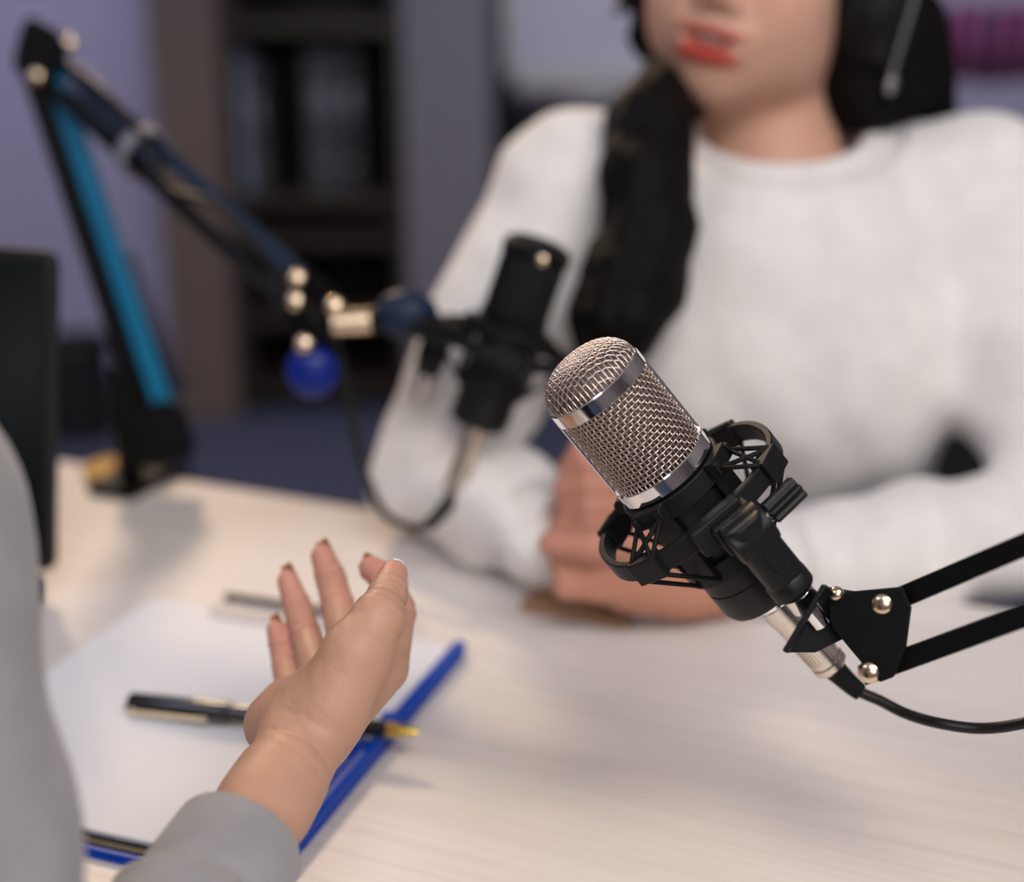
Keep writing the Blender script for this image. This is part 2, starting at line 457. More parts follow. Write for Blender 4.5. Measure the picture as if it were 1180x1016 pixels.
# brown full-height panel, grey column, dark wall panel behind the table
c, s_ = bx(166, 246, 0, 0, 3.72, .47); props(B().box((0, 0, 0), (s_[0], .47, CH)).make('trim_1', M['brown'], origin=(c[0], c[1], CH / 2), local=True, bevel=.004), kind='structure')
c, s_ = bx(462, 566, 0, 0, 3.80, .39); props(B().box((0, 0, 0), (s_[0], .39, CH)).make('trim_2', M['column'], origin=(c[0], c[1], CH / 2), local=True, bevel=.004), kind='structure')
a = PY(566, 0, 4.1); props(B().box((0, 0, 0), (FX1 - a[0], .08, CH)).make('trim_3', M['wall_dark'], origin=((a[0] + FX1) / 2, 4.155, CH / 2), local=True), kind='structure')

# dark shelving between brown panel and column
xa, xb = PY(247, 0, 3.8)[0] + .012, PY(461, 0, 3.8)[0]
Wd = xb - xa - .012; root = empty('bookshelf', ((xa + xb) / 2, 3.99, 0), 'tall dark bookshelf between the brown panel and the grey column', 'bookshelf')
SHZ = [.06, .48, PY(300, 330, 3.84)[2] - .09, PY(300, 232, 3.84)[2], PY(300, 30, 3.84)[2], 1.85, 2.2]
for x in (-Wd / 2 + .01, Wd / 2 - .01): B().box((x, 0, 1.1), (.02, .36, 2.2)).make('side_panel', M['shelf'], root, True, bevel=.002)
B().box((0, .17, 1.1), (Wd - .04, .015, 2.2)).make('back_panel', M['shelf_in'], root, True)
for z in SHZ: B().box((0, -.01, z), (Wd - .041, .34, .035)).make('shelf', M['shelf'], root, True, bevel=.002)
def binder(px0, px1, pytop, zs, m, label, name='binder', cat='binder'):
    x0, x1 = PY(px0, 0, 3.86)[0], PY(px1, 0, 3.86)[0]; zt = PY(300, pytop, 3.86)[2]; h = zt - zs
    r = empty(name, ((x0 + x1) / 2, 3.98, zs), label, cat)
    w = x1 - x0
    B().box((0, 0, h / 2), (w, .24, h)).make('cover', m, r, True, bevel=.006)
    B().box((0, -.1215, h * .62), (w * .55, .002, h * .25)).make('spine_label', M['board'] if m is M['binder'] else M['column'], r, True)
    B().lathe([(.010, 0), (.010, .003), (.006, .003)], 16, (0, -.1205, h * .2), frame((0, -1, 0))).make('finger_ring', M['alu'], r, True)
z1 = SHZ[3] + .0175
binder(252, 276, 62, z1, M['binder'], 'pale blue-grey binder on the dark shelf, nearest the brown panel')
binder(277, 298, 74, z1, M['binder2'], 'slate binder beside the pale blue-grey binder on the dark shelf')
binder(346, 384, 60, z1, M['binder2'], 'wide slate binder in the middle of the dark shelf')
binder(386, 412, 58, z1, M['binder3'], 'near-black binder beside the wide slate binder on the dark shelf')
binder(300, 322, 300, SHZ[2] + .0175, M['binder3'], 'dark binder alone on the shelf board below the other binders')

# whiteboard with tray, pinboard with plum cards
r = empty('whiteboard', PY(680, 40, 4.06), 'lavender-white whiteboard on the dark wall behind the woman', 'whiteboard')
c, s_ = bx(592, 1010, -260, 76, 4.085, .025); B().box(c, s_).make('panel', M['board'], r, bevel=.002)
fr = B(); t = .025
for dx in (-1, 1): fr.box(c + V(dx * (s_[0] / 2 + t / 2), 0, 0), (t, .04, s_[2] + 2 * t))
for dz in (-1, 1): fr.box(c + V(0, 0, dz * (s_[2] / 2 + t / 2)), (s_[0] - .001, .04, t))
fr.make('frame', M['alu'], r, bevel=.002)
B().box(c + V(0, -.045, -s_[2] / 2 - .05), (s_[0], .09, .045)).make('pen_tray', M['alu'], r, bevel=.004)
c, s_ = bx(600, 760, 100, 128, 3.98, .13)
r = empty('wall_rail', c, 'grey wall rail running below the whiteboard', 'rail')
B().box(c, s_).make('channel', M['column'], r, bevel=.004); B().box(c + V(0, -.078, 0), (s_[0], .006, s_[2] * .4)).make('cover_strip', M['alu'], r)
c, s_ = bx(1030, 1330, -170, 152, 3.7, .03)
r = empty('pinboard', V(c[0], 3.715, 0), 'lilac pinboard on legs covered in plum cards behind her left shoulder', 'pinboard')
B().box(c, s_).make('panel', M['pin'], r, bevel=.003)
fr = B()
for dx in (-1, 1): fr.box(c + V(dx * (s_[0] / 2 + .0125), 0, 0), (.025, .04, s_[2] + .05))
for dz in (-1, 1): fr.box(c + V(0, 0, dz * (s_[2] / 2 + .0125)), (s_[0] - .001, .04, .025))
fr.make('frame', M['alu'], r, bevel=.002)
zb = c[2] - s_[2] / 2
for dx in (-1, 1):
    B().box((c[0] + dx * (s_[0] / 2 + .0125), 3.715, zb / 2), (.03, .04, zb)).make('leg', M['alu'], r, bevel=.002)
    B().box((c[0] + dx * (s_[0] / 2 + .0125), 3.715, .015), (.04, .4, .03)).make('foot', M['alu'], r, bevel=.002)
names = ['first', 'second', 'third', 'fourth', 'fifth', 'sixth']
for i in range(6):
    cc, ss = bx(1052 + i * 26, 1075 + i * 26, 4 + (i % 2) * 3, 96 - (i % 3) * 2, 3.697, .002)
    o = B().box((0, 0, 0), ss).make('card', M['magenta'] if i % 2 == 0 else M['magenta2'], origin=cc, local=True)
    props(o, ('magenta' if i % 2 == 0 else 'dark plum') + ' upright card pinned to the lilac board, %s from the woman' % names[i], 'card', 'cards on the pinboard')

# waste bin far left, dark cabinet behind the boom
r = empty('waste_bin', tuple(PY(92, 500, 3.6)[:2]) + (0,), 'dark waste bin on the blue carpet by the lilac wall', 'bin')
B().lathe([(.085, 0), (.10, .24), (.105, .24), (.105, .25), (.093, .25), (.08, .01)], 28).make('bucket', M['bin'], r, True, angle=40)
B().lathe([(.107, .235), (.111, .24), (.111, .255), (.107, .26)], 28, closed=False).make('rim', M['bin'], r, True)

# ================================================================== TABLE
E2 = G(450, 590); E1 = G(70, 530)
eu = nrm((E2 - E1) * V(1, 1, 0)); en = V(-eu[1], eu[0], 0)         # along far edge, away from camera
TU0, TU1, TD, TT = -1.05, .78, .66, .028
def T(u, v, z=TZ): return V(E2[0], E2[1], 0) + eu * u + en * v + V(0, 0, z)
TR = np.stack([eu, en, V(0, 0, 1)], 1)
def mw_from(R, loc):
    m = Matrix([list(R[i]) + [loc[i]] for i in range(3)] + [[0, 0, 0, 1]]); return m
tc_ = T((TU0 + TU1) / 2, -TD / 2, 0)
table = empty('table', mw_from(TR, tc_), 'pale whitewashed wooden table the two people sit at', 'table')
L, D = TU1 - TU0, TD
B().box((0, 0, TZ - TT / 2), (L, D, TT)).make('tabletop', M['table'], table, True, bevel=.002)
for sx in (-1, 1):
    for sy in (-1, 1): B().box((sx * (L / 2 - .04), sy * (D / 2 - .04), (TZ - TT) / 2), (.05, .05, TZ - TT)).make('leg', M['white_metal'], table, True, bevel=.003)
ap = B()
for sy in (-1, 1): ap.box((0, sy * (D / 2 - .04), TZ - TT - .025), (L - .13, .03, .05))
for sx in (-1, 1): ap.box((sx * (L / 2 - .04), 0, TZ - TT - .025), (.03, D - .13, .05))
ap.make('apron', M['white_metal'], table, True, bevel=.002)

# ================================================================== FOLDER, PEN, LAPTOP
A_, B_ = G(172, 690, TZ + .006), G(529, 746, TZ + .006); C_ = G(334, 1011, TZ + .006)
fu = nrm(B_ - A_); fv = nrm(np.cross(V(0, 0, 1), fu))               # fv away from camera
w = np.linalg.norm(B_ - A_); h = np.linalg.norm(C_ - B_) * .985
FR = np.stack([fu, fv, V(0, 0, 1)], 1)
folder = empty('clip_folder', mw_from(FR, V(B_[0], B_[1], TZ)), 'open blue clip folder on the table holding white paper under the pen', 'folder')
def rrect(x0, x1, y0, y1, r, n=6):
    out = []
    for cx, cy, a0 in ((x1 - r, y1 - r, 0), (x0 + r, y1 - r, 90), (x0 + r, y0 + r, 180), (x1 - r, y0 + r, 270)):
        for i in range(n + 1):
            a = math.radians(a0 + 90 * i / n); out.append((cx + r * math.cos(a), cy + r * math.sin(a)))
    return out
B().prism(rrect(-w - .004, .004, -h - .014, .003, .004), 0, .0022).make('back_cover', M['blue'], folder, True, bevel=.0006)
B().prism(rrect(-w + .001, -.002, -h - .007, 0, .001), .0024, .0034).make('black_sheet', M['black_soft'], folder, True, smooth=False)
B().prism(rrect(-w, -.006, -h, .002, .012), .0035, .0062).make('paper_stack', M['paper'], folder, True, bevel=.0004)
# spine bar down the right edge: a plain upper length and a hinged lower length with a groove
def barp(y0, y1, x0=-.0042, x1=.0040, z1=.0100): return B().prism(rrect(x0, x1, y0, y1, .003), .0022, z1)
barp(-h * .42, .004).make('spine_bar', M['blue'], folder, True, bevel=.0025)
sb = barp(-h * 1.06, -h * .43, -.0040, .0045, .0110).make('spine_bar', M['blue'], folder, True, bevel=.003)
B().prism(rrect(-.0125, -.0055, -h * 1.06, -h * .5, .002), .0062, .0088).make('swing_clip', M['blue'], folder, True, bevel=.0015)
B().cyl((-.001, -h * .425, .0022), (-.001, -h * .425, .0130), .0055).make('hinge', M['blue'], folder, True, bevel=.001)
B().box((-w * .55, -h - .0115, .0035), (w * .86, .003, .0025)).make('bottom_rib', M['blue'], folder, True, bevel=.001)
# chrome holder at the top of the sheet
pc = G(312, 712, TZ + .0065); q = FR.T @ (pc - V(B_[0], B_[1], TZ))
hold = B().prism(rrect(q[0] - .045, q[0] + .045, q[1] - .012, q[1] + .014, .012), .0063, .0078).make('paper_clamp', M['clamp'], folder, True, bevel=.0005)
B().box((q[0], q[1] + .0155, .0085), (.086, .004, .007)).make('clamp_hinge', M['laptop'], folder, True, bevel=.001)

# pen resting on the paper and the spine bar
pa, pb = G(149, 809, TZ + .012), G(483, 844, TZ + .0185)
ax = nrm(pb - pa); PL = np.linalg.norm(pb - pa)
pen = empty('pen', mw_from(frame(ax, np.cross(ax, (0, 0, 1))), pa), 'black ballpoint pen with gold clip and tip lying across the paper', 'pen')
k = PL / .165
B().lathe([(.0035, 0), (.0055, .001), (.0061, .003), (.0063, .058 * k), (.0061, .060 * k)], 32).make('cap', M['pen'], pen, True, angle=40)
B().lathe([(.0054, .060 * k), (.0056, .063 * k), (.0054, .11 * k), (.0046, .148 * k)], 32).make('barrel', M['pen'], pen, True, angle=40)
B().lathe([(.0046, .148 * k), (.0044, .151 * k), (.0022, .162 * k), (.0010, .165 * k)], 24).make('tip', M['gold'], pen, True, angle=30)
cl = B().box((0, .0085, .026 * k), (.0036, .0012, .044 * k)); cl.box((0, .0065, .005 * k), (.0036, .005, .003)); cl.ball((0, .0078, .048 * k), .0018)
cl.make('clip', M['pale_gold'], pen, True, bevel=.0005)
# turn the pen so the clip faces the camera and the light
pen.matrix_world = WM[pen.name] = WM[pen.name] @ Matrix.Rotation(math.radians(-80), 4, 'Z')

# laptop at the left, its open screen towards the grey sweater
lc = P(66, 640, 1.02); LR = TR
lp = G(64, 690); loc = lp + (-.165) * eu
laptop = empty('laptop', mw_from(TR, V(loc[0], loc[1], TZ)), 'open dark laptop at the table end beside the grey sleeve', 'laptop')
B().prism(rrect(-.16, .16, -.23, .0, .008), .002, .016).make('base', M['laptop'], laptop, True, bevel=.002)
kb = B()
for i in range(5):
    for j in range(13): kb.box((-.132 + j * .022, -.045 - i * .021, .0168), (.018, .017, .002))
kb.make('keyboard', M['black'], laptop, True, smooth=False)
B().box((0, -.185, .0163), (.10, .06, .001)).make('touchpad', M['black_soft'], laptop, True)
tilt = math.radians(9); Rl = np.array([[1, 0, 0], [0, math.cos(tilt), math.sin(tilt)], [0, -math.sin(tilt), math.cos(tilt)]])
zt = .222
lid = B().prism(rrect(-.163, .163, 0, zt, .010), -.004, .004, np.stack([V(1, 0, 0), Rl @ V(0, 0, 1), Rl @ V(0, -1, 0)], 1), (0, .004, .018)).make('lid', M['laptop'], laptop, True, bevel=.0015)
WM[lid.name] = WM[laptop.name]
B().prism(rrect(-.155, .155, .012, zt - .008, .003), .0041, .0046, np.stack([V(1, 0, 0), Rl @ V(0, 0, 1), Rl @ V(0, -1, 0)], 1), (0, .004, .018)).make('screen', M['screen'], lid, True)
B().cyl((-.12, .002, .015), (.12, .002, .015), .006).make('hinge', M['laptop'], laptop, True)

# small tan notebook under the clasped hands
nc = G(600, 704); ni = T((nc - E2) @ eu + .038, (nc - E2) @ en + .013, TZ)
note = empty('notebook', mw_from(TR, ni), 'small tan notebook lying under the clasped hands', 'notebook')
B().box((0, 0, .0035), (.072, .024, .0042)).make('pages', M['paper'], note, True)
nb_ = B(); nb_.box((0, 0, .0007), (.076, .028, .0013)); nb_.box((0, 0, .0062), (.076, .028, .0013)); nb_.box((0, -.0135, .0035), (.076, .0014, .0068))
nb_.make('cover', M['tan'], note, True, bevel=.0005)

# ================================================================== MICROPHONES
def mic_frame(img_dir, toward, top_px, d):
    """local +z points to the head of the mic, -y towards the viewer"""
    x, y = nrm(img_dir); c_, s_ = math.cos(toward), math.sin(toward)
    a = nrm(RIGHT * x * c_ - UP * y * c_ + FWD * s_)                # axis, head -> tail
    z = -a; yy = nrm(FWD - z * (FWD @ z)); xx = np.cross(yy, z)
    return np.stack([xx, yy, z], 1), P(*top_px, d)

def build_mic(R, loc, label, group, silver=True, rot=0):
    root = empty('condenser_microphone', mw_from(R, loc) @ Matrix.Rotation(rot, 4, 'Z'), label, 'microphone', group)
    wire = M['wire'] if silver else M['dark_wire']; ring = M['chrome'] if silver else M['black_metal']; body = M['black']
    Rg, rw, wv, pitch = .0222, .00036, .00026, .0022
    H0, H1 = -.0035, -.0435
    # woven side grille
    g = B(); nv = 64; nh = int((H0 - H1) / pitch) + 1
    hz = np.linspace(H0, H1, nh); th = np.arange(nv) * 2 * np.pi / nv
    zz = np.linspace(H0 + .001, H1 - .001, nh * 3)
    for i in range(nv):
        r_ = Rg + wv * np.cos(np.pi * (zz - H0) / ((H1 - H0) / (nh - 1)) + np.pi * i)
        g.tube(np.stack([r_ * math.cos(th[i]), r_ * math.sin(th[i]), zz], 1), rw, 5)
    tt = np.arange(nv * 3) * 2 * np.pi / (nv * 3)
    for j in range(nh):
        r_ = Rg - wv * np.cos(nv * tt / 2 + np.pi * j)
        g.tube(np.stack([r_ * np.cos(tt), r_ * np.sin(tt), np.full(len(tt), hz[j])], 1), rw, 5, closed=True)
    g.make('side_grille', wire, root, True)
    # woven domed top
    g = B(); Rt = .0228; dz = .0035; dh = .0135 if silver else .007; dome = lambda r: dz + dh * np.power(np.clip(1 - (r / Rt) ** 3.0, 0, 1), .6)
    n = int(2 * Rt / pitch)
    for ax_ in (0, 1):
        for i in range(n + 1):
            o = -Rt + .0008 + i * (2 * Rt - .0016) / n; half = math.sqrt(max(Rt * Rt - o * o, 1e-9))
            tq = np.linspace(-1, 1, 70); tq = np.sin(tq * math.pi / 2) * half; rr = np.hypot(tq, o)
            z = dome(np.minimum(rr, Rt)) + wv * np.cos(np.pi * tq / pitch + np.pi * i + (np.pi if ax_ else 0))
            pts = np.stack([tq, np.full_like(tq, o), z], 1) if ax_ == 0 else np.stack([np.full_like(tq, o), tq, z], 1)
            g.tube(pts, rw, 5)
    g.make('top_grille', wire, root, True)
    # dark lining behind the weave
    rr = np.linspace(Rt - .0001, .0005, 14)
    prof = [(Rg - .0017, -.046)] + [(Rg - .0017, -.002)] + [(min(r_ * .95, Rg - .0017), dome(r_) - .0013) for r_ in rr]
    B().lathe(prof, 40).make('lining', M['inner'] if silver else M['black_soft'], root, True)
    def band(z0, z1, r, name, m):
        e = .0005
        B().lathe([(r - .0022, z0), (r - e, z0), (r, z0 + e), (r, z1 - e), (r - e, z1), (r - .0022, z1)], 72, closed=False).make(name, m, root, True, angle=30)
    band(-.0035, .0037, .0238, 'top_band', ring); band(-.0505, -.0432, .0238, 'bottom_band', ring)
    for sx in (-1, 1):                                                # flat rails joining the bands
        t = np.radians(np.linspace(-9, 9, 7)) + (0 if sx > 0 else np.pi)
        v = np.concatenate([np.stack([r_ * np.cos(t), r_ * np.sin(t), np.full(7, z)], 1) for r_, z in ((.0238, -.0432), (.0238, -.0035), (.0224, -.0035), (.0224, -.0432))])
        f = [(a * 7 + i, a * 7 + i + 1, (a + 1) % 4 * 7 + i + 1, (a + 1) % 4 * 7 + i) for a in range(4) for i in range(6)] + [(0, 7, 14, 21), (6, 27, 20, 13)]
        B().add(v, f).make('side_rail', ring, root, True, smooth=False)
    B().lathe([(.0205, -.0505), (.0205, -.108), (.0200, -.1082), (.0200, -.1090), (.0205, -.1092), (.0205, -.121), (.0190, -.1245), (.010, -.1250)], 64).make('body', body, root, True, angle=30)
    B().lathe([(.0098, -.125), (.0098, -.1285), (.0092, -.129), (.0092, -.131)], 40).make('tail_ring', M['chrome'] if silver else M['nickel'], root, True, angle=30)
    return root

def build_mount(R, loc, label, group, rot=0):
    """spider shock mount: inner cradle, wavy outer ring, elastic cords, swivel bracket, knob"""
    root = empty('shock_mount', mw_from(R, loc) @ Matrix.Rotation(rot, 4, 'Z'), label, 'shock mount', group)
    m = M['black_soft']
    # inner cradle: split collar under the lower band, four ribs, lower ring
    c = B(); t0 = np.linspace(0, 2 * np.pi, 73)[:-1]
    cr = np.stack([np.cos(t0), np.sin(t0)], 1)
    c.strip(cr * .0252, cr, .0036, -.0605, -.0515)
    c.strip(cr * .0236, cr, .0028, -.100, -.090)
    for k in range(4):
        a = math.radians(45 + 90 * k); R2 = np.array([[math.cos(a), -math.sin(a), 0], [math.sin(a), math.cos(a), 0], [0, 0, 1]])
        c.box(R2 @ V(.0237, 0, -.076), (.0032, .012, .040), R2)
        c.box(R2 @ V(.0268, 0, -.0545), (.0050, .016, .0075), R2)
    c.make('cradle', m, root, True, bevel=.0006)
    for k in range(4):                                                # hook lugs on the collar
        for dk in (-13, 13):
            a = math.radians(45 + 90 * k + dk); R2 = np.array([[math.cos(a), -math.sin(a), 0], [math.sin(a), math.cos(a), 0], [0, 0, 1]])
            B().box(R2 @ V(.0288, 0, -.0545), (.0055, .0032, .0060), R2).make('hook', m, root, True, bevel=.0008)
    # outer ring: oblong, bulging left and right
    tq = np.linspace(0, 2 * np.pi, 121)[:-1]
    rx, ry = .0465, .0425; e_ = .86
    lo = np.stack([rx * np.sign(np.cos(tq)) * np.abs(np.cos(tq)) ** e_, ry * np.sign(np.sin(tq)) * np.abs(np.sin(tq)) ** e_], 1)
    tg = np.roll(lo, -1, 0) - np.roll(lo, 1, 0); nn = np.stack([tg[:, 1], -tg[:, 0]], 1); nn /= np.linalg.norm(nn, axis=1)[:, None]
    B().strip(lo, nn, .0034, -.0715, -.0620).make('outer_ring', m, root, True, bevel=.0008)
    for k in range(4):
        a = math.radians(45 + 90 * k); i = int(round((45 + 90 * k) / 3)) % 120
        p = lo[i]; n_ = nn[i]; R2 = np.array([[n_[0], -n_[1], 0], [n_[1], n_[0], 0], [0, 0, 1]])
        B().box(V(p[0], p[1], -.0668) - R2 @ V(.0016, 0, 0), (.0075, .015, .0115), R2).make('cord_block', m, root, True, bevel=.0009)
        for dk, dz in ((-13, .0), (13, 0.)):
            a2 = a + math.radians(dk); h_ = V(.030 * math.cos(a2), .030 * math.sin(a2), -.0548)
            for dt in (-.006, .006):
                e1 = V(p[0], p[1], -.0625) + R2 @ V(.001, dt, 0)
                B().tube([h_, (h_ + e1) / 2, e1], .0011, 8).make('elastic_cord', M['rubber'], root, True)
            e0 = V(p[0], p[1], -.0725) + R2 @ V(-.001, dk * .0004, 0); lo_ = V(.0245 * math.cos(a2), .0245 * math.sin(a2), -.097)
            B().tube([e0, (e0 + lo_) / 2, lo_], .0011, 8).make('elastic_cord', M['rubber'], root, True)
    # swivel bracket in front of the mic
    b = B(); b.box((.000, -.0435, -.0675), (.026, .008, .0130)); b.box((.005, -.0465, -.0715), (.020, .010, .015))
    b.make('ring_bracket', m, root, True, bevel=.0015)
    B().prism(rrect(-.0088, .0088, -.0095, .0095, .005), -.033, 0, None, (.0065, -.0525, -.0665)).make('swivel_body', M['black'], root, True, bevel=.0014)
    B().lathe([(.0085, -.0098), (.0096, -.009), (.0096, .009), (.0085, .0098)], 32, (.0065, -.0525, -.0745), frame((1, 0, 0))).make('pivot', M['black'], root, True, bevel=.0006)
    B().box((.0065, -.0618, -.087), (.0055, .002, .0095)).make('slot', M['rubber'], root, True, bevel=.0005)
    B().lathe([(.0086, -.0985), (.0096, -.1000), (.0096, -.1065), (.0086, -.1078)], 40, (.0065, -.0525, 0)).make('collar', M['black'], root, True, bevel=.0005)
    # lobed tightening knob
    tk = np.linspace(0, 2 * np.pi, 97)[:-1]; rk = .0050 + .0009 * np.cos(6 * tk)
    B().prism(np.stack([rk * np.cos(tk), rk * np.sin(tk)], 1), .0, .0170, frame((1, .05, .05)), (.0185, -.047, -.0765)).make('knob', M['black'], root, True, bevel=.0010)
    B().cyl((.012, -.0485, -.0765), (.020, -.047, -.0765), .0032).make('knob_stem', M['nickel'], root, True)
    # threaded adapter nut
    B().lathe([(.0050, -.1078), (.0050, -.1085), (.0068, -.1088), (.0068, -.1165), (.0056, -.1172), (.0048, -.1175), (.0048, -.127)], 24, (.0065, -.0525, 0)).make('adapter_nut', M['chrome'], root, True, bevel=.0006)
    return root

D1 = .615
R1, L1 = mic_frame((.648, .762), math.radians(15), (688, 446), D1)
mic1 = build_mic(R1, L1, 'silver mesh condenser microphone in sharp focus in front of the woman', 'microphones', True)
mount1 = build_mount(R1, L1, 'black shock mount around the silver mesh microphone', 'shock mounts')
def loc1(x, y, z): return R1 @ V(x, y, z) + L1

# XLR plug and cable of the silver mic
def build_cable(lf, R, pts, label, r=.0026, group='microphone cables'):
    o_ = lf(0, 0, -.131); lf = lambda x, y, z: R @ V(x, y, z + .131) + o_
    root = empty('microphone_cable', mw_from(R, o_), label, 'cable', group)
    B().lathe([(.0078, 0), (.0084, -.001), (.0084, -.009), (.0078, -.0095), (.0078, -.040), (.0086, -.0405), (.0086, -.0435), (.0072, -.045)], 36).make('plug_shell', M['nickel'], root, True, angle=30)
    kn = B()
    for i in range(30):
        a = i * math.pi / 15; kn.box((.0079 * math.cos(a), .0079 * math.sin(a), -.030), (.0007, .0007, .015), np.array([[math.cos(a), -math.sin(a), 0], [math.sin(a), math.cos(a), 0], [0, 0, 1]]))
    kn.make('knurling', M['nickel'], root, True, smooth=False)
    end = lf(0, 0, -.131 - .044); ax = -R[:, 2]
    s_ = spline([end, end + ax * .006, *pts], 12)
    B().tube(s_[:26], np.linspace(.0062, .0042, 26), 16).make('strain_relief', M['rubber'], root)
    B().tube(s_[23:], r, 12).make('cord', M['black'], root)
    return root
build_cable(loc1, mic_frame((.69, .724), math.radians(15), (0, 0), 1)[0], [P(990, 796, .662), P(1014, 807, .660), P(1044, 822, .655), P(1082, 833, .645), P(1130, 839, .64), P(1180, 833, .63), P(1260, 812, .61), T(.62, -.40, TZ + .075), T(.68, -.405, TZ + .012), T(.73, -.408, TZ + .004), T(.77, -.41, TZ + .004), T(.80, -.41, TZ - .04), T(.81, -.41, .35), T(.84, -.40, .02), T(1.1, -.3, .004)], 'black cable curving away to the right from the silver microphone')

# ================================================================== BOOM ARM OF THE SILVER MIC
def bolt(root, p, n, r=.0048, h=.005, m=None):
    B().lathe([(r * .75, -.001), (r, 0), (r, h * .55), (r * .8, h * .85), (r * .35, h)], 20, p, frame(n)).make('bolt', m or M['brass'], root, angle=40)
bd = .592
boom = empty('boom_arm', T(.74, -.5, TZ), 'black scissor boom arm holding the silver mesh microphone', 'boom arm', 'boom arms')
def plate(root, pix, d, th, m, name, d2=None):
    """flat metal plate whose outline is surveyed at depth d (d2 = depth at its right end)"""
    xs = [q[0] for q in pix]; x0, x1 = min(xs), max(xs); d2 = d2 or d
    front = np.array([P(x, y, d + (d2 - d) * (x - x0) / (x1 - x0)) for x, y in pix]); n = np.cross(front[1] - front[0], front[2] - front[1])
    n = nrm(n); n = n if n @ FWD > 0 else -n
    k = len(pix); v = np.concatenate([front, front + n * th]); f = [tuple(range(k)), tuple(range(2 * k - 1, k - 1, -1))] + [(i, k + i, k + (i + 1) % k, (i + 1) % k) for i in range(k)]
    o = mesh_obj(name, v, f, m, root, smooth=True, bevel=.0007); return o, n
pl = [(955, 687), (975, 682), (1040, 676), (1050, 700), (1044, 746), (1030, 780), (1014, 786), (998, 770), (958, 722)]
_, n1 = plate(boom, pl, .590, .0024, M['black_metal'], 'side_plate', .578)
plate(boom, pl, .608, .0024, M['black_metal'], 'side_plate', .596)
# folded mounting tab the adapter screws into
tab = [P(907, 753, .580), P(955, 675, .580), P(962, 680, .610), P(962, 722, .612), P(916, 752, .612)]
tf = np.array([P(907, 753, .578), P(953, 676, .578), P(956, 676, .616), P(910, 753, .616)])
tn = nrm(np.cross(tf[1] - tf[0], tf[2] - tf[0])); tv = np.concatenate([tf, tf + tn * .0024])
mesh_obj('mounting_tab', tv, [(0, 1, 2, 3), (7, 6, 5, 4), (0, 4, 5, 1), (1, 5, 6, 2), (2, 6, 7, 3), (3, 7, 4, 0)], M['black_metal'], boom, bevel=.0006)
web = [(930, 716), (953, 676), (985, 681), (975, 735), (940, 752), (908, 752)]
plate(boom, web, .597, .002, M['black_metal'], 'mounting_web')
elb = V(.36, .36, 1.12)
JA0, JA1 = P(1018, 697, .588), P(1003, 775, .590)
sh = (JA1 - JA0)
U1 = P(1180, 628, .545); U2 = P(1180, 710, .548)
ud = nrm(U1 - JA0); LU = .33
EA0 = JA0 + ud * LU; EA1 = JA1 + nrm(U2 - JA1) * LU
for a, b in ((JA0, EA0), (JA1, EA1)):
    B().beam(a + n1 * .006 - nrm(b - a) * .004, b + n1 * .006, .0088, .0075, up=n1).make('bar', M['black_metal'], boom, bevel=.0008)
for p in (JA0, JA1): bolt(boom, p - n1 * .002 + V(0, 0, .001), -n1)
bolt(boom, P(965, 685, .588), nrm(-n1 + V(-.3, 0, .6)), .0030, .004)
# elbow plates, spring arm down to the clamp at the table end
eb = (EA0 + EA1) / 2
ex = nrm(EA0 - EA1)
pe = np.array([EA0 + ex * .012 - ud * .012, EA0 + ex * .014 + ud * .018, EA0 + ud * .05, EA1 + ud * .03 - ex * .012, EA1 - ex * .014 - ud * .012])
for o_ in (0., .016):
    v = np.concatenate([pe + n1 * (o_ - .001), pe + n1 * (o_ + .0014)]); kk = len(pe)
    mesh_obj('elbow_plate', v, [tuple(range(kk)), tuple(range(2 * kk - 1, kk - 1, -1))] + [(i, kk + i, kk + (i + 1) % kk, (i + 1) % kk) for i in range(kk)], M['black_metal'], boom, bevel=.0005)
base = T(.752, -.50, TZ)
for o_, q in ((0, EA0 + ud * .035), (1, EA1 + ud * .02)):
    B().beam(q + n1 * .008, base + V(0, 0, .085) + V(.012, -.006, 0) * (o_ - .5) * 2, .0088, .0075, up=n1).make('bar', M['black_metal'], boom, bevel=.0008)
def clamp(root, p, m, out):
    """C clamp: swivel post, jaw above and below the top, screw"""
    out = nrm(out)
    B().lathe([(.011, 0), (.011, .05), (.015, .052), (.015, .075), (.009, .08), (.009, .095)], 28, p + V(0, 0, .0105)).make('swivel_post', m, root, angle=30)
    R2 = np.stack([np.cross(out, V(0, 0, 1)), out, V(0, 0, 1)], 1)
    b = B(); b.box(p + V(0, 0, .005), (.045, .06, .010), R2); b.box(p + out * .0345 - V(0, 0, .030), (.045, .009, .08), R2)
    b.box(p - V(0, 0, .064), (.045, .06, .010), R2); b.make('clamp_bracket', m, root, bevel=.001)
    B().cyl(p + V(0, 0, -.13), p + V(0, 0, -TT - .006), .005).make('clamp_screw', M['nickel'], root)
    B().cyl(p + V(0, 0, -TT - .006), p + V(0, 0, -TT - .0005), .014).make('pressure_pad', m, root)
    B().cyl(p + V(0, 0, -.145), p + V(0, 0, -.13), .013).make('screw_knob', m, root, bevel=.001)
clamp(boom, base, M['black_metal'], eu)

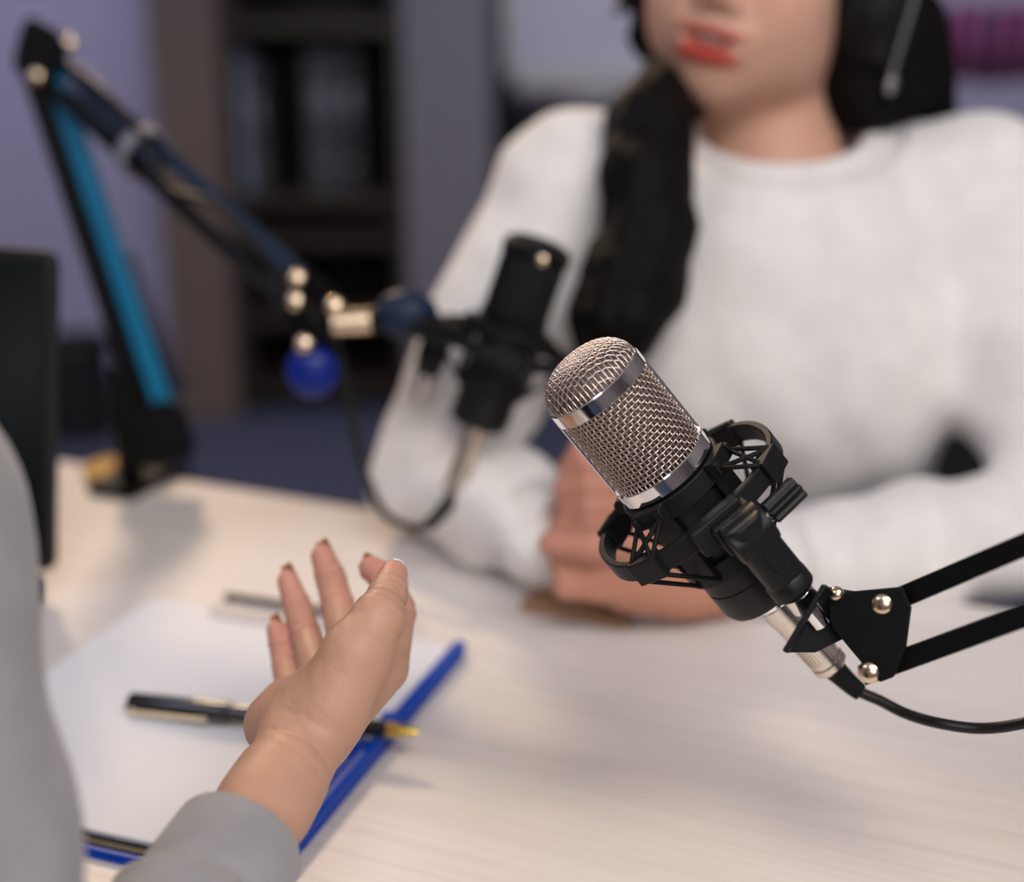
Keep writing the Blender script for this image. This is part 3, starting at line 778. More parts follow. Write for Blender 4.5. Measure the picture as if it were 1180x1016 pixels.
# ================================================================== SECOND MIC AND ITS BOOM (out of focus, in front of her arm)
R2m, L2m = mic_frame((-.33, .94), math.radians(14), (618, 292), .955)
mic2 = build_mic(R2m, L2m, 'black condenser microphone hanging in front of her right arm', 'microphones', False, math.radians(35))
mount2 = build_mount(R2m, L2m, 'shock mount around the black microphone by her right arm', 'shock mounts', math.radians(-125))
def loc2(x, y, z): return R2m @ V(x, y, z) + L2m
bolt_p = P(601, 269, .925)
boom2 = empty('boom_arm', G(180, 545), 'boom arm with cyan bar clamped to the far table edge', 'boom arm', 'boom arms')
B().lathe([(.002, -.001), (.0032, 0), (.0032, .002), (.0016, .003)], 20, loc2(.006, -.0236, .0), frame(-R2m[:, 1])).make('badge', M['brass'], mic2, angle=40)
BASE2 = T((G(183, 545) - E2) @ eu, -.032, TZ)
clamp(boom2, BASE2, M['black_metal'], en)
K0 = P(187, 500, 1.185); K1 = P(48, 70, 1.17); K2 = P(352, 345, 1.0)
dl = nrm(K1 - K0); sd = nrm(np.cross(dl, FWD)); sd = sd if sd[0] > 0 else -sd
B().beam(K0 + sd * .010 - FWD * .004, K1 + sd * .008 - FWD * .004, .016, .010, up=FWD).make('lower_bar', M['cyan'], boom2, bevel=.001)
B().beam(K0 - sd * .010, K1 - sd * .012, .014, .010, up=FWD).make('lower_bar', M['black_metal'], boom2, bevel=.001)
B().beam(K0 - sd * .003 + FWD * .014, K1 - sd * .003 + FWD * .014, .014, .008, up=FWD).make('lower_bar', M['navy'], boom2, bevel=.001)
def coil(a, b, r, turns, wr):
    R_ = frame(b - a); Ln = np.linalg.norm(b - a); t = np.linspace(0, 1, turns * 10)
    return np.asarray(a) + (np.stack([r * np.cos(2 * np.pi * turns * t), r * np.sin(2 * np.pi * turns * t), t * Ln], 1)) @ R_.T, wr
p_, w_ = coil(K0 + dl * .03 + sd * .026, K0 + dl * .15 + sd * .018, .007, 26, .0012)
B().tube(p_, w_, 6).make('spring', M['navy'], boom2)
du = nrm(K2 - K1); su = nrm(np.cross(du, FWD)); su = su if su[2] > 0 else -su
for o_, mm in ((.011, 'navy'), (-.011, 'black_metal')):
    B().beam(K1 + su * o_, K2 + su * o_, .012, .010, up=FWD).make('upper_bar', M[mm], boom2, bevel=.001)
p_, w_ = coil(K1 + du * .05, K1 + du * .17, .006, 26, .0012); B().tube(p_, w_, 6).make('spring', M['navy'], boom2)
def jplate(c, ux, uy, hx, hy, name):
    for o_ in (-.010, .010):
        R_ = np.stack([ux, nrm(uy - ux * (uy @ ux)), np.cross(ux, nrm(uy - ux * (uy @ ux)))], 1)
        B().prism(rrect(-hx, hx, -hy, hy, min(hx, hy) * .6), -.001, .001, R_, c + FWD * o_).make(name, M['black_metal'], boom2, bevel=.0005)
jplate(K1 + V(0, 0, .004), nrm(du + dl * .2), UP, .030, .024, 'elbow_plate')
jplate(K0, dl, RIGHT, .026, .022, 'base_plate')
jplate(K2 + du * .008, du, UP, .024, .020, 'head_plate')
for px, py, d in ((81, 51, 1.148), (43, 88, 1.148), (343, 321, .978), (341, 347, .978), (386, 353, .955), (351, 396, .96)):
    bolt(boom2, P(px, py, d), -FWD, .0062, .006)
# head joint: nickel cross-piece, blue knob, rod to the mount
HJ = P(392, 368, .972)
B().cyl(K2 + du * .02, HJ, .010).make('head_rod', M['black_metal'], boom2)
B().cyl(P(383, 372, .955), P(428, 369, .955), .0085).make('head_joint', M['brass'], boom2, bevel=.001)
B().ball(P(360, 428, .975), (.019, .013, .019)).make('blue_knob', M['blue_knob'], boom2)
B().cyl(P(352, 398, .975), P(358, 418, .975), .007).make('knob_stem', M['nickel'], boom2)
B().tube(spline([P(420, 370, .958), P(455, 366, .952), P(500, 378, .948), P(535, 388, .94)], 8), .0085, 14).make('mount_rod', M['black_metal'], boom2)
B().ball(P(468, 362, .955), (.022, .016, .017)).make('swivel_head', M['navy'], boom2)
build_cable(loc2, R2m, [P(494, 604, .99), P(470, 606, 1.0), P(440, 588, 1.01), P(416, 530, 1.0), P(398, 440, .985), P(382, 385, .975), P(352, 352, .985), P(300, 290, 1.005), P(245, 235, 1.04), P(190, 215, 1.06), P(172, 168, 1.07), P(120, 105, 1.11), P(62, 66, 1.17), P(60, 110, 1.20), P(110, 300, 1.21), P(165, 470, 1.215), T((G(183, 545) - E2) @ eu, .05, TZ - .03), T((G(183, 545) - E2) @ eu, .06, .3), T((G(183, 545) - E2) @ eu, .10, .02), T((G(183, 545) - E2) @ eu, .5, .004)], 'thin black cable looping from the black microphone up its boom arm', .0030)
tie = nrm(P(120, 105, 1.11) - P(190, 190, 1.07))
B().lathe([(.020, -.006), (.0215, -.006), (.0215, .006), (.020, .006)], 28, K1 + du * .155, frame(du), closed=False).make('cable_tie', M['column'], boom2)
props(B().lathe([(.030, 0), (.032, .001), (.032, .007), (.030, .008)], 32).make('coaster', M['gum'], origin=G(140, 546) + V(0, 0, .0), local=True, angle=30), 'small yellow-tan cork disc beside the boom clamp on the table edge', 'coaster')

# ================================================================== PEOPLE
SK = np.array((.50, .285, .195)); PINK = np.array((.54, .235, .185)); LIP = np.array((.42, .055, .04)); FACE = np.array((.58, .33, .24))

def head_prims(F, hm, k=1.):
    """adds a head to field F; hm = (R, centre): local x = her left, -y = face, z = up"""
    R, c = hm; Hp = lambda x, y, z: R @ (V(x, y, z) * k) + c; S = lambda *r: tuple(q * k for q in r)
    F.add(el(Hp(0, .018, .035), S(.073, .092, .082), R), .01)
    F.add(el(Hp(0, -.024, -.022), S(.0595, .062, .085), R), .03)
    F.add(el(Hp(0, -.046, -.070), S(.043, .040, .036), R), .03)
    F.add(el(Hp(0, -.070, -.092), S(.019, .017, .016), R), .024)
    for s in (-1, 1):
        F.add(el(Hp(s * .036, -.058, -.024), S(.026, .026, .026), R), .025)
        F.add(el(Hp(s * .050, -.008, -.062), S(.016, .030, .028), R), .025); F.add(el(Hp(s * .036, -.042, -.048), S(.024, .030, .030), R), .035)
        F.add(union([el(Hp(s * .073, .012, -.008), S(.008, .020, .030), R), el(Hp(s * .072, .006, -.030), S(.008, .011, .014), R)], .008 * k), .008)
    F.add(el(Hp(0, -.074, .026), S(.050, .018, .011), R), .02)
    F.add(rc(Hp(0, -.088, .006), Hp(0, -.107, -.030), .006 * k, .0095 * k), .012)
    for s in (-1, 1):
        F.add(el(Hp(s * .0115, -.096, -.036), S(.0075, .009, .0065), R), .006)
        F.cut(el(Hp(s * .0065, -.104, -.0425), S(.0035, .005, .004), R), .002)
        F.cut(el(Hp(s * .031, -.092, .004), S(.016, .012, .0080), R), .010)
        F.add(el(Hp(s * .031, -.0755, .0115), S(.0155, .0085, .0048), R), .006); F.add(el(Hp(s * .031, -.0750, -.0035), S(.0140, .0075, .0040), R), .006)
    F.add(el(Hp(0, -.086, -.062), S(.026, .013, .018), R), .018)
    F.add(el(Hp(0, -.0955, -.0580), S(.0272, .0062, .0046), R), .005)
    F.add(el(Hp(0, -.0945, -.0735), S(.0225, .0072, .0062), R), .005)
    F.cut(el(Hp(0, -.100, -.0655), S(.0228, .013, .0052), R), .003)
    return Hp

def face_tint(col, v, hm, k=1.):
    R, c = hm; q = (v - c) @ R / k
    def lip(cz, rx, rz):
        d = np.sqrt((q[:, 0] / rx) ** 2 + ((q[:, 2] - cz) / rz) ** 2); w = np.clip((1.15 - d) / .3, 0, 1) * (q[:, 1] < -.070); return w[:, None]
    for cz, rx, rz, tn in ((-.0578, .0285, .0050, np.array((.42, .11, .08))), (-.0742, .0255, .0080, LIP)):
        w = lip(cz, rx, rz); col = col * (1 - w) + tn * w
    for s in (-1, 1):                                                   # brows
        d = np.hypot((q[:, 0] - s * .031) / .021, (q[:, 2] - .026 - .1 * (.02 - np.abs(q[:, 0] - s * .031))) / .0035)
        w = (np.clip((1.1 - d) / .4, 0, 1) * (q[:, 1] < -.06))[:, None] * .85; col = col * (1 - w) + np.array((.03, .02, .015)) * w
        d = np.linalg.norm((q - V(s * .036, -.075, -.028)) / V(.024, .03, .02), axis=1); w = np.clip(1 - d, 0, 1)[:, None] * .25
        col = col * (1 - w) + PINK * w
    return col

def eyes(body, hm, k=1.):
    R, c = hm
    for s in (-1, 1):
        p = R @ (V(s * .031, -.0712, .004) * k) + c
        e = B().ball(p, .0118 * k, 20).make('eye', M['eye'], body)
        B().ball(p + R @ (V(0, -.0092, 0) * k), (.0055 * k, .0032 * k, .0055 * k), 16, R).make('iris', M['iris'], e)

def hand(F, wrist, palm, fingers, thumb, kp=.010):
    """fingers: list of (points, radii); palm: list of prims"""
    for q in palm: F.add(q, kp)
    for pts, rs in fingers: F.add(chain(pts, rs, .003), .0030)
    F.add(chain(thumb[0], thumb[1], .004), .007)

# ---------------------------------------------------------------- the woman in the white sweater
dE = lambda px, py, d: P(px, py, d)
SR, ER, WR = P(652, 218, 1.125), P(507, 540, 1.085), P(640, 624, .985)
SL, EL, WL = P(1150, 222, 1.115), P(1240, 603, 1.06), P(868, 655, .965)
NB, HC = P(898, 150, 1.125), None
yaw, roll, nod = math.radians(-25), math.radians(13), math.radians(2)
Ry = np.array([[math.cos(yaw), -math.sin(yaw), 0], [math.sin(yaw), math.cos(yaw), 0], [0, 0, 1]])
Rr = np.array([[math.cos(roll), 0, math.sin(roll)], [0, 1, 0], [-math.sin(roll), 0, math.cos(roll)]])
Rn = np.array([[1, 0, 0], [0, math.cos(nod), -math.sin(nod)], [0, math.sin(nod), math.cos(nod)]])
RH = Rr @ Ry @ Rn
mouth = P(816, 47, 1.03); HC = mouth - RH @ V(0, -.096, -.065); HM = (RH, HC)
hipc = V(.215, 1.22, .53)
lo = V(-.16, .80, .44); hi = V(.52, 1.36, HC[2] + .15)
F = Field(axis(lo[0], hi[0], .0035), axis(lo[1], hi[1], .0035), axis(lo[2], hi[2], .0035))
chest = P(900, 330, 1.13)
# torso, shoulders, neck
F.add(rc(hipc, V(.212, 1.18, .80), .125, .105, (0, 1, 0), .72), .02)
F.add(rc(V(.212, 1.18, .80), chest + V(0, .025, -.045), .105, .115, (0, 1, 0), .66), .03)
F.add(rc(SR * .85 + SL * .15 - V(0, 0, .02), SL * .85 + SR * .15 - V(0, 0, .02), .038, .038), .03)
NT = HC + RH @ V(0, .022, -.075)
F.add(rc(NB + V(0, .010, -.03), NT, .055, .050), .018)
for S_, E_, W_, ra in ((SR, ER, WR, 1), (SL, EL, WL, 1)):
    F.add(rc(S_, E_, .044, .036), .03); F.add(rc(E_, W_, .036, .025), .02)
head_prims(F, HM)
# her left hand (in front, palm up on the table) and right hand (fist above it)
nL = nrm(P(742, 655, .93) - WL)
F.add(rc(WL, P(820, 662, .952), .025, .026, (0, 0, 1), .8), .015)
palmL = [rc(P(820, 664, .952), P(735, 655, .925), .028, .026, FWD, .75), rc(P(815, 650, .95), P(745, 635, .93), .018, .018), rc(P(790, 680, .94), P(720, 676, .925), .018, .015)]
fL = []
for i, (y0, y1, y2) in enumerate(((628, 622, 628), (646, 644, 645), (662, 663, 662), (678, 678, 676))):
    fL.append(([P(738, y0 + 4, .925), P(690, y1, .905 + .003 * i), P(652, y2, .912), P(640 + 3 * i, y2 - 6, .93)], [.0098, .0092, .0086, .0078]))
thL = ([P(800, 640, .935), P(735, 628, .91), P(682, 630, .895), P(634, 626, .90)], [.015, .0125, .0105, .0085])
hand(F, WL, palmL, fL, thL)
palmR = [rc(WR, P(690, 585, .975), .025, .026, FWD, .75), rc(P(690, 585, .975), P(735, 560, .965), .030, .030, FWD, .6)]
fR = []
for i, y in enumerate((536, 561, 585, 607)):
    fR.append(([P(748, y - 4, .962), P(722, y - 3, .938), P(680, y, .932), P(655 - 3 * (i % 2) * 2, y + 3, .943)], [.0100, .0098, .0092, .0082]))
thR = ([P(690, 560, .98), P(700, 528, .965), P(690, 512, .945), P(668, 518, .935)], [.014, .011, .0095, .008])
hand(F, WR, palmR, fR, thR)
v, q = F.mesh(4)
col = np.tile(FACE, (len(v), 1)); zc = np.clip((v[:, 2] - .90) / .03, 0, 1)[:, None]
col = np.where(zc > .5, col, np.array((.50, .235, .155))); col = face_tint(col, v, HM)
for pts, rs in fL + fR + [thL, thR]:
    for p in pts[1:]: col = blend(col, v, p, rs[1] * 1.6, PINK, 1)
woman = mesh_obj('person', v, q, M['skin'], None, origin=(hipc[0], hipc[1], .45), tint=col, quads=True)
props(woman, 'person in white knit sweater and headphones seated with clasped hands at the table', 'person')
eyes(woman, HM)
R, c = HM
tp = B(); ta = np.linspace(-.9, .9, 9)
tp.tube([R @ V(.016 * math.sin(a), -.088 + .010 * (1 - math.cos(a)), -.0632) + c for a in ta], .0038, 8); tp.make('teeth', M['teeth'], woman)

# sweater
Fs = Field(axis(lo[0] - .02, hi[0] + .06, .0036), axis(.86, 1.40, .0036), axis(.50, 1.16, .0036))
Fs.add(rc(hipc + V(0, 0, .02), V(.212, 1.155, .80), .150, .136, (0, 1, 0), .80), .02)
Fs.add(rc(V(.212, 1.155, .80), chest + V(.003, .012, -.025), .136, .140, (0, 1, 0), .74), .05)
for s in (-1, 1): Fs.add(el(chest + V(s * .060, -.050, -.075), (.056, .036, .055)), .06)
Fs.add(rc(SR * .9 + SL * .1 + V(0, 0, -.004), NB + V(-.040, .012, -.050), .050, .048), .04)
Fs.add(rc(SL * .9 + SR * .1 + V(0, 0, -.004), NB + V(.040, .012, -.050), .050, .048), .04)
for S_, E_, W_ in ((SR, ER, WR), (SL, EL, WL)):
    mid = (S_ + E_) / 2 + V(0, 0, -.0)
    Fs.add(rc(S_, mid, .056, .054), .05); Fs.add(rc(mid, E_, .054, .049), .03)
    cuff = W_ + nrm(E_ - W_) * .012; m2 = E_ * .45 + cuff * .55 + V(0, 0, -.002)
    Fs.add(rc(E_, m2, .049, .044), .025); Fs.add(rc(m2, cuff, .044, .036), .02)
# soft folds: run across the sleeves and fan out from the armpits
def folds(X, Y, Z):
    u = X * 9 + Z * 34 + 6 * Y; arm = np.clip((np.abs(X - .212) - .12) / .05, 0, 1)
    low = np.clip((.93 - Z) / .12, 0, 1)
    return   .0042 * np.sin(u * 2.1 + 2 * np.sin(X * 40)) * arm * (.35 + .65 * low) + .0016 * np.sin(X * 95 + Z * 20 + 1.5 * np.sin(Z * 30)) * (1 - arm) * low + .0008 * np.sin(X * 60 + Y * 90) * np.sin(Z * 70)
Fs.warp(V(-1, 0, 0), V(2, 3, 2), folds)
ncn = nrm(V(-.06, -.30, 1)); Rc = frame(ncn); ctr = NB + V(.003, .002, -.007)
Fs.add(rc(ctr - ncn * .055 + V(0, .01, 0), ctr - ncn * .005, .102, .070), .03)
sl, X, Y, Z = Fs.sub(ctr - .11, ctr + .11, 0)
pl_ = ((X - ctr[0]) * ncn[0] + (Y - ctr[1]) * ncn[1] + (Z - ctr[2]) * ncn[2]).astype(np.float32) + np.zeros(Fs.f[sl].shape, np.float32)
pl_ = np.where((X - ctr[0]) ** 2 + (Y - ctr[1]) ** 2 < .095 ** 2, pl_, -.05).astype(np.float32)
Fs.f[sl] = -smin(-Fs.f[sl], -pl_, .004)
Fs.cut(rc(ctr - ncn * .004, NT, .0610, .0600), .003)
v, q = Fs.mesh(3)
sw = mesh_obj('sweater', v, q, M['sweater'], woman, quads=True)
# ribbed collar ring and cuffs
t = np.linspace(0, 2 * np.pi, 60, endpoint=False)
B().tube(np.stack([ctr + Rc @ V(  .0695 * math.cos(a), .0695 * math.sin(a), .000) for a in t]), .0088, 12, closed=True).make('collar', M['sweater'], sw)
for E_, W_ in ((ER, WR), (EL, WL)):
    dd = nrm(W_ - E_)
    B().lathe([(.030, -.035), (.0365, -.032), (.0365, -.004), (.034, 0), (.028, -.002)], 40, W_ + dd * .004, frame(dd)).make('cuff', M['sweater'], sw)

# trousers and shoes (under the table)
def legs(person, hip, fwd, m, name, spread=.09):
    fwd = nrm(fwd); sd = V(fwd[1], -fwd[0], 0); Fl = Field(axis(hip[0] - .75, hip[0] + .75, .010), axis(hip[1] - .75, hip[1] + .75, .010), axis(.03, hip[2] + .2, .010))
    Fl.add(rc(hip + sd * .05, hip - sd * .05, .125, .125), .02); Fl.add(rc(hip, hip + V(0, 0, .06), .12, .12, fwd, .75), .04)
    feet = []
    for s in (-1, 1):
        h = hip + sd * s * .08 + V(0, 0, -.015); kn = h + fwd * .40 + sd * s * spread * .3; kn[2] = .50; an = kn + fwd * (-.03); an[2] = .09
        Fl.add(rc(h, kn, .082, .062), .03); Fl.add(rc(kn, an, .060, .044), .03); feet.append(an)
    v, q = Fl.mesh(2); t_ = mesh_obj(name, v, q, m, person, quads=True)
    for an in feet:
        Fo = Field(axis(an[0] - .3, an[0] + .3, .006), axis(an[1] - .3, an[1] + .3, .006), axis(-.01, .16, .006))
        Fo.add(rc(V(an[0], an[1], .045), V(an[0], an[1], .10), .040, .040), .01); f1 = V(an[0], an[1], .034) + fwd * .15
        Fo.add(rc(V(an[0], an[1], .038), f1, .036, .032), .03); Fo.f = np.maximum(Fo.f, (.004 - Fo.ax[2])[None, None, :].astype(np.float32))
        v, q = Fo.mesh(2); mesh_obj('shoe', v, q, M['shoe'], person, quads=True)
legs(woman, hipc, -en, M['trousers'], 'trousers')

# hair
Fh = Field(axis(HC[0] - .20, HC[0] + .22, .004), axis(HC[1] - .20, HC[1] + .20, .004), axis(.86, HC[2] + .17, .004))
Hp = lambda x, y, z: RH @ V(x, y, z) + HC
Fh.add(el(Hp(0, .026, .046), (.083, .098, .088), RH), .01)
Fh.add(el(Hp(0, .05, -.03), (.078, .07, .085), RH), .03)
for s in (-1, 1): Fh.add(rc(Hp(s * .070, -.030, .06), Hp(s * .080, .020, -.075), .018, .024), .02)
Fh.cut(el(Hp(0, -.090, -.035), (.064, .085, .098), RH), .012)
Fh.cut(rc(NB, NT, .052, .050), .006)
tail = [P(830, 60, 1.16), P(775, 105, 1.09), P(748, 145, 1.050), P(742, 205, 1.035), P(746, 260, 1.025), P(730, 320, 1.02), P(712, 372, 1.015), P(706, 418, 1.015)]
tr = [.030, .027, .030, .032, .030, .033, .030, .010]
Fh.add(chain(tail, tr, .01), .012)
Fh.add(chain([P(770, 180, 1.045), P(776, 260, 1.03), P(758, 340, 1.02), P(740, 405, 1.02)], [.016, .016, .016, .006], .01), .010)
Fh.add(chain([P(700, 300, 1.02), P(680, 360, 1.02), P(672, 415, 1.025)], [.014, .014, .005], .01), .010)
side = [P(1016, -10, 1.135), P(1018, 50, 1.13), P(1012, 90, 1.125), P(1000, 112, 1.13)]
Fh.add(chain(side, [.040, .042, .036, .022], .02), .02)
Fh.add(chain([P(985, 50, 1.135), P(985, 95, 1.12), P(996, 124, 1.11)], [.030, .030, .020], .01), .015)
Fh.add(chain([P(1030, 40, 1.11), P(1055, 90, 1.13), P(1085, 128, 1.15)], [.034, .026, .012], .02), .02)
Fh.warp(V(-1, 0, 0), V(2, 3, 2), lambda X, Y, Z: .0016 * np.sin(X * 420 + 3 * np.sin(Z * 34)) * np.cos(Y * 380 + 2 * np.sin(Z * 28)) + .0012 * np.sin((X - Y) * 160 + Z * 20))
v, q = Fh.mesh(2)
mesh_obj('hair', v, q, M['hair'], woman, quads=True)

# headphones
hp = empty('headphones', mw_from(RH, HC), 'black over-ear headphones with silver slider worn by the woman', 'headphones')
arc = [V(math.cos(a) * .100, .012, .045 + math.sin(a) * .096) for a in np.linspace(math.radians(-8), math.radians(188), 40)]
hb = B(); hb.tube(arc, .007, 12); hb.make('headband', M['black_soft'], hp, True)
B().tube([p * V(.97, 1, .985) for p in arc[9:31]], .011, 12).make('headband_pad', M['rubber'], hp, True)
for s in (-1, 1):
    Rx = frame((s, 0, 0), (0, 1, 0))
    B().lathe([(.036, -.012), (.041, -.004), (.041, .010), (.034, .018), (.010, .021)], 40, (s * .094, .012, -.022), Rx).make('ear_cup', M['black_soft'], hp, True, angle=40)
    B().lathe([(.025, -.018), (.036, -.020), (.040, -.012), (.036, -.008)], 36, (s * .092, .012, -.022), Rx).make('ear_pad', M['rubber'], hp, True)
    B().box((s * (.1175 if s > 0 else .112), .000, -.030), (.003, .007, .075)).make('slider', M['alu'], hp, True, bevel=.001)
    B().ball((s * (.1190 if s > 0 else .110), .000, -.064 - .004 * s), (.004, .009, .008)).make('slider_cap', M['alu'], hp, True)

# ---------------------------------------------------------------- the person in grey (only arm and hand in frame)
GS, GE, GW = V(-.222, .415, .980), V(-.155, .325, .792), P(352, 852, .603)
fi = dict(
    index=([P(446, 768, .655), P(459, 704, .684), P(446, 668, .698), P(429, 656, .702)], [.0100, .0084, .0076, .0066]),
    middle=([P(404, 760, .672), P(390, 700, .705), P(381, 666, .720), P(372, 641, .724)], [.0098, .0082, .0076, .0062]),
    ring=([P(368, 782, .680), P(353, 734, .710), P(342, 697, .723), P(332, 669, .726)], [.0092, .0076, .0070, .0056]),
    little=([P(337, 806, .684), P(329, 768, .704), P(324, 745, .713), P(318, 726, .716)], [.0082, .0064, .0060, .0049]))
gth = ([P(384, 812, .604), P(412, 752, .607), P(436, 712, .613), P(447, 684, .628), P(453, 662, .638)], [.0165, .0148, .0112, .0083, .0066])
fx = (-.215, -.045); fy = (.48, .735); fz = (.775, .965)
Fg = Field(axis(-.72, -.02, .009, fx, .0013), axis(.10, .78, .009, fy, .0013), axis(.45, 1.42, .009, fz, .0013))
AL = lambda t: GW + t * (GE - GW)
hand(Fg, GW, [
    rc(P(340, 852, .606), AL(.17) - RIGHT * .002, .0140, .0160), rc(P(364, 850, .602), AL(.17) + RIGHT * .003, .0140, .0160),
    rc(P(350, 845, .608), P(400, 770, .655), .0190, .015), rc(P(330, 832, .625), P(340, 806, .680), .0165, .0105),
    rc(P(345, 832, .62), P(370, 785, .675), .017, .0115), rc(P(375, 835, .610), P(440, 772, .650), .0140, .0115),
    rc(P(314, 836, .628), P(327, 812, .662), .0120, .0110), rc(P(370, 812, .615), P(418, 745, .618), .0175, .0115)], list(fi.values()), gth, .006)
Fg.add(rc(AL(.12), AL(.3), .0172, .0195), .008)
Fg.add(rc(AL(.3), GE, .0185, .030), .004)
Fg.add(rc(GE, GS, .040, .046), .03)
gr = nrm(V(.88, .42, 0)); gfw = nrm(V(-.42, .88, 0)); gc = GS - gr * .165; gc[2] = 0
ghip = V(gc[0], gc[1], .54) - gfw * .06
GL = GS - gr * .33; GLE = GL + V(-.05, .03, -.25); GLW = GLE + V(.12, .20, -.015)
Fg.add(rc(ghip + V(0, 0, -.02), V(gc[0], gc[1], .80) - gfw * .03, .115, .105, gfw, .75), .03)
Fg.add(rc(V(gc[0], gc[1], .80) - gfw * .03, V(gc[0], gc[1], .95) - gfw * .01, .105, .115, gfw, .7), .05)
Fg.add(rc(GS * .85 + GL * .15, GL * .85 + GS * .15, .045, .045), .04)
Fg.add(rc(GL, GLE, .044, .038), .03); Fg.add(rc(GLE, GLW, .036, .026), .02)
GHC = V(gc[0], gc[1], 1.235) + gfw * .02
gy = math.atan2(-.45, -.9) ; fd = nrm(V(.45, .9, 0)); GRH = np.stack([V(-fd[1], fd[0], 0) * 1.0, -fd, V(0, 0, 1)], 1)
GRH = np.stack([np.cross(-fd, V(0, 0, 1)), -fd, V(0, 0, 1)], 1)
Fg.add(rc(V(gc[0], gc[1], .99), GHC + V(0, 0, -.05) - fd * .02, .055, .052), .03)
head_prims(Fg, (GRH, GHC))
# her other hand, resting in her lap
gd = nrm(GLW - GLE)
lp_ = [rc(GLW, GLW + gd * .085, .024, .028, (0, 0, 1), .55)]
lf = []
for i in range(4):
    b0 = GLW + gd * .085 + np.cross(gd, V(0, 0, 1)) * (i - 1.5) * .018
    lf.append(([b0, b0 + gd * .035 + V(0, 0, -.004), b0 + gd * .055 + V(0, 0, -.018), b0 + gd * .060 + V(0, 0, -.034)], [.0088, .008, .0074, .0065]))
tb = GLW + gd * .03 + np.cross(gd, V(0, 0, 1)) * .02
hand(Fg, GLW, lp_, lf, ([tb, tb + gd * .035 + np.cross(gd, V(0, 0, 1)) * .018, tb + gd * .06 + np.cross(gd, V(0, 0, 1)) * .02], [.012, .0105, .008]))
# skin creases: finger joints and wrist
def crease(p, axis_dir, r, amp, wd):
    p = np.asarray(p); n = nrm(axis_dir)
    def fn(X, Y, Z):
        s = (X - p[0]) * n[0] + (Y - p[1]) * n[1] + (Z - p[2]) * n[2]; rr = (X - p[0]) ** 2 + (Y - p[1]) ** 2 + (Z - p[2]) ** 2
        return amp * np.exp(-(s / wd) ** 2) * np.exp(-rr / r ** 2)
    Fg.warp(p - 2 * r, p + 2 * r, fn)
for nme, (pts, rs) in fi.items():
    for j in (1, 2):
        crease(pts[j], nrm(pts[j + 1] - pts[j]) + nrm(pts[j] - pts[j - 1]), rs[j] * 1.7, .0017, .0011)
        crease(pts[j] + nrm(pts[j] - pts[j - 1]) * .004, pts[j] - pts[j - 1], rs[j] * 1.7, .0006, .0008)
pts = gth[0]
for t_, a_ in ((0, .0009), (.005, .0007), (-.005, .0006)): crease(pts[3] + nrm(pts[3] - pts[2]) * t_, pts[4] - pts[2], .014, a_, .0010)
for t_, a_ in ((0, .0006), (.006, .0007), (-.006, .0005), (.012, .0005)): crease(pts[2] + nrm(pts[3] - pts[2]) * t_, pts[3] - pts[1], .020, a_, .0011)
hd = nrm(P(400, 770, .64) - GW)
for t_, a_ in ((-.004, .0008), (.004, .0010), (.013, .0006)): crease(GW - FWD * .018 - RIGHT * .006 + hd * t_, hd + .25 * RIGHT, .024, a_, .0011)
def wrinkle(X, Y, Z): return .00012 * np.sin(900 * X + 500 * Z + 3 * np.sin(200 * Y)) * np.sin(350 * Y + 420 * Z)
Fg.warp(V(-.14, .52, .84), V(-.04, .60, .92), wrinkle)
v, q = Fg.mesh(2)
col = np.tile(SK, (len(v), 1)); col = face_tint(col, v, (GRH, GHC))
for nme, (pts, rs) in fi.items():
    for j, p in enumerate(pts[1:]): col = blend(col, v, p, rs[1] * 2.2, PINK * (.98 if j else 1.05), 1)
for p, r_ in ((gth[0][4], .016), (P(320, 812, .665), .02), (P(350, 800, .66), .02)): col = blend(col, v, p, r_, PINK, 1)
grey = mesh_obj('person', v, q, M['skin'], None, origin=(ghip[0], ghip[1], .45), tint=col, quads=True)
props(grey, 'person in grey sweater holding out an open right hand above the paper', 'person')
eyes(grey, (GRH, GHC))

# nails
def nail(p, along, out, L, W, m, name='fingernail'):
    along = nrm(along); out = nrm(out - along * (out @ along)); sdv = np.cross(along, out); v = []; f = []; nu, nv = 9, 9
    for layer in (0, 1):
        for i in range(nu):
            for j in range(nv):
                a = i / (nu - 1) * 2 - 1; b = j / (nv - 1) * 2 - 1
                ww = W * (1 - .35 * max(abs(a) - .45, 0) ** 1.5); x = b * ww / 2
                zz = -(b * b) * W * .22 - .0006 * layer - (max(-a, 0) ** 3) * .0008
                v.append(p + along * a * L / 2 + sdv * x + out * zz)
    idx_ = lambda l, i, j: l * nu * nv + i * nv + j
    for i in range(nu - 1):
        for j in range(nv - 1):
            f.append((idx_(0, i, j), idx_(0, i + 1, j), idx_(0, i + 1, j + 1), idx_(0, i, j + 1))); f.append((idx_(1, i, j), idx_(1, i, j + 1), idx_(1, i + 1, j + 1), idx_(1, i + 1, j)))
    for i in range(nu - 1):
        for j in (0, nv - 1): f.append((idx_(0, i, j), idx_(1, i, j), idx_(1, i + 1, j), idx_(0, i + 1, j)))
    for j in range(nv - 1):
        for i in (0, nu - 1): f.append((idx_(0, i, j), idx_(0, i, j + 1), idx_(1, i, j + 1), idx_(1, i, j)))
    return mesh_obj(name, np.array(v), f, m, grey)
back = nrm(FWD * .55 + RIGHT * .5 - UP * .1)                          # the back of the hand faces away to the right
for nme, (pts, rs) in fi.items():
    d_ = nrm(pts[3] - pts[2]); o_ = nrm(np.cross(np.cross(d_, back), d_))
    o_ = o_ if o_ @ back > 0 else -o_
    nail(pts[3] + d_ * (rs[3] * .55) + o_ * rs[3] * .90, d_ + o_ * -.18, o_ + d_ * .2, .0125, rs[3] * 1.5, M['nail_red'])
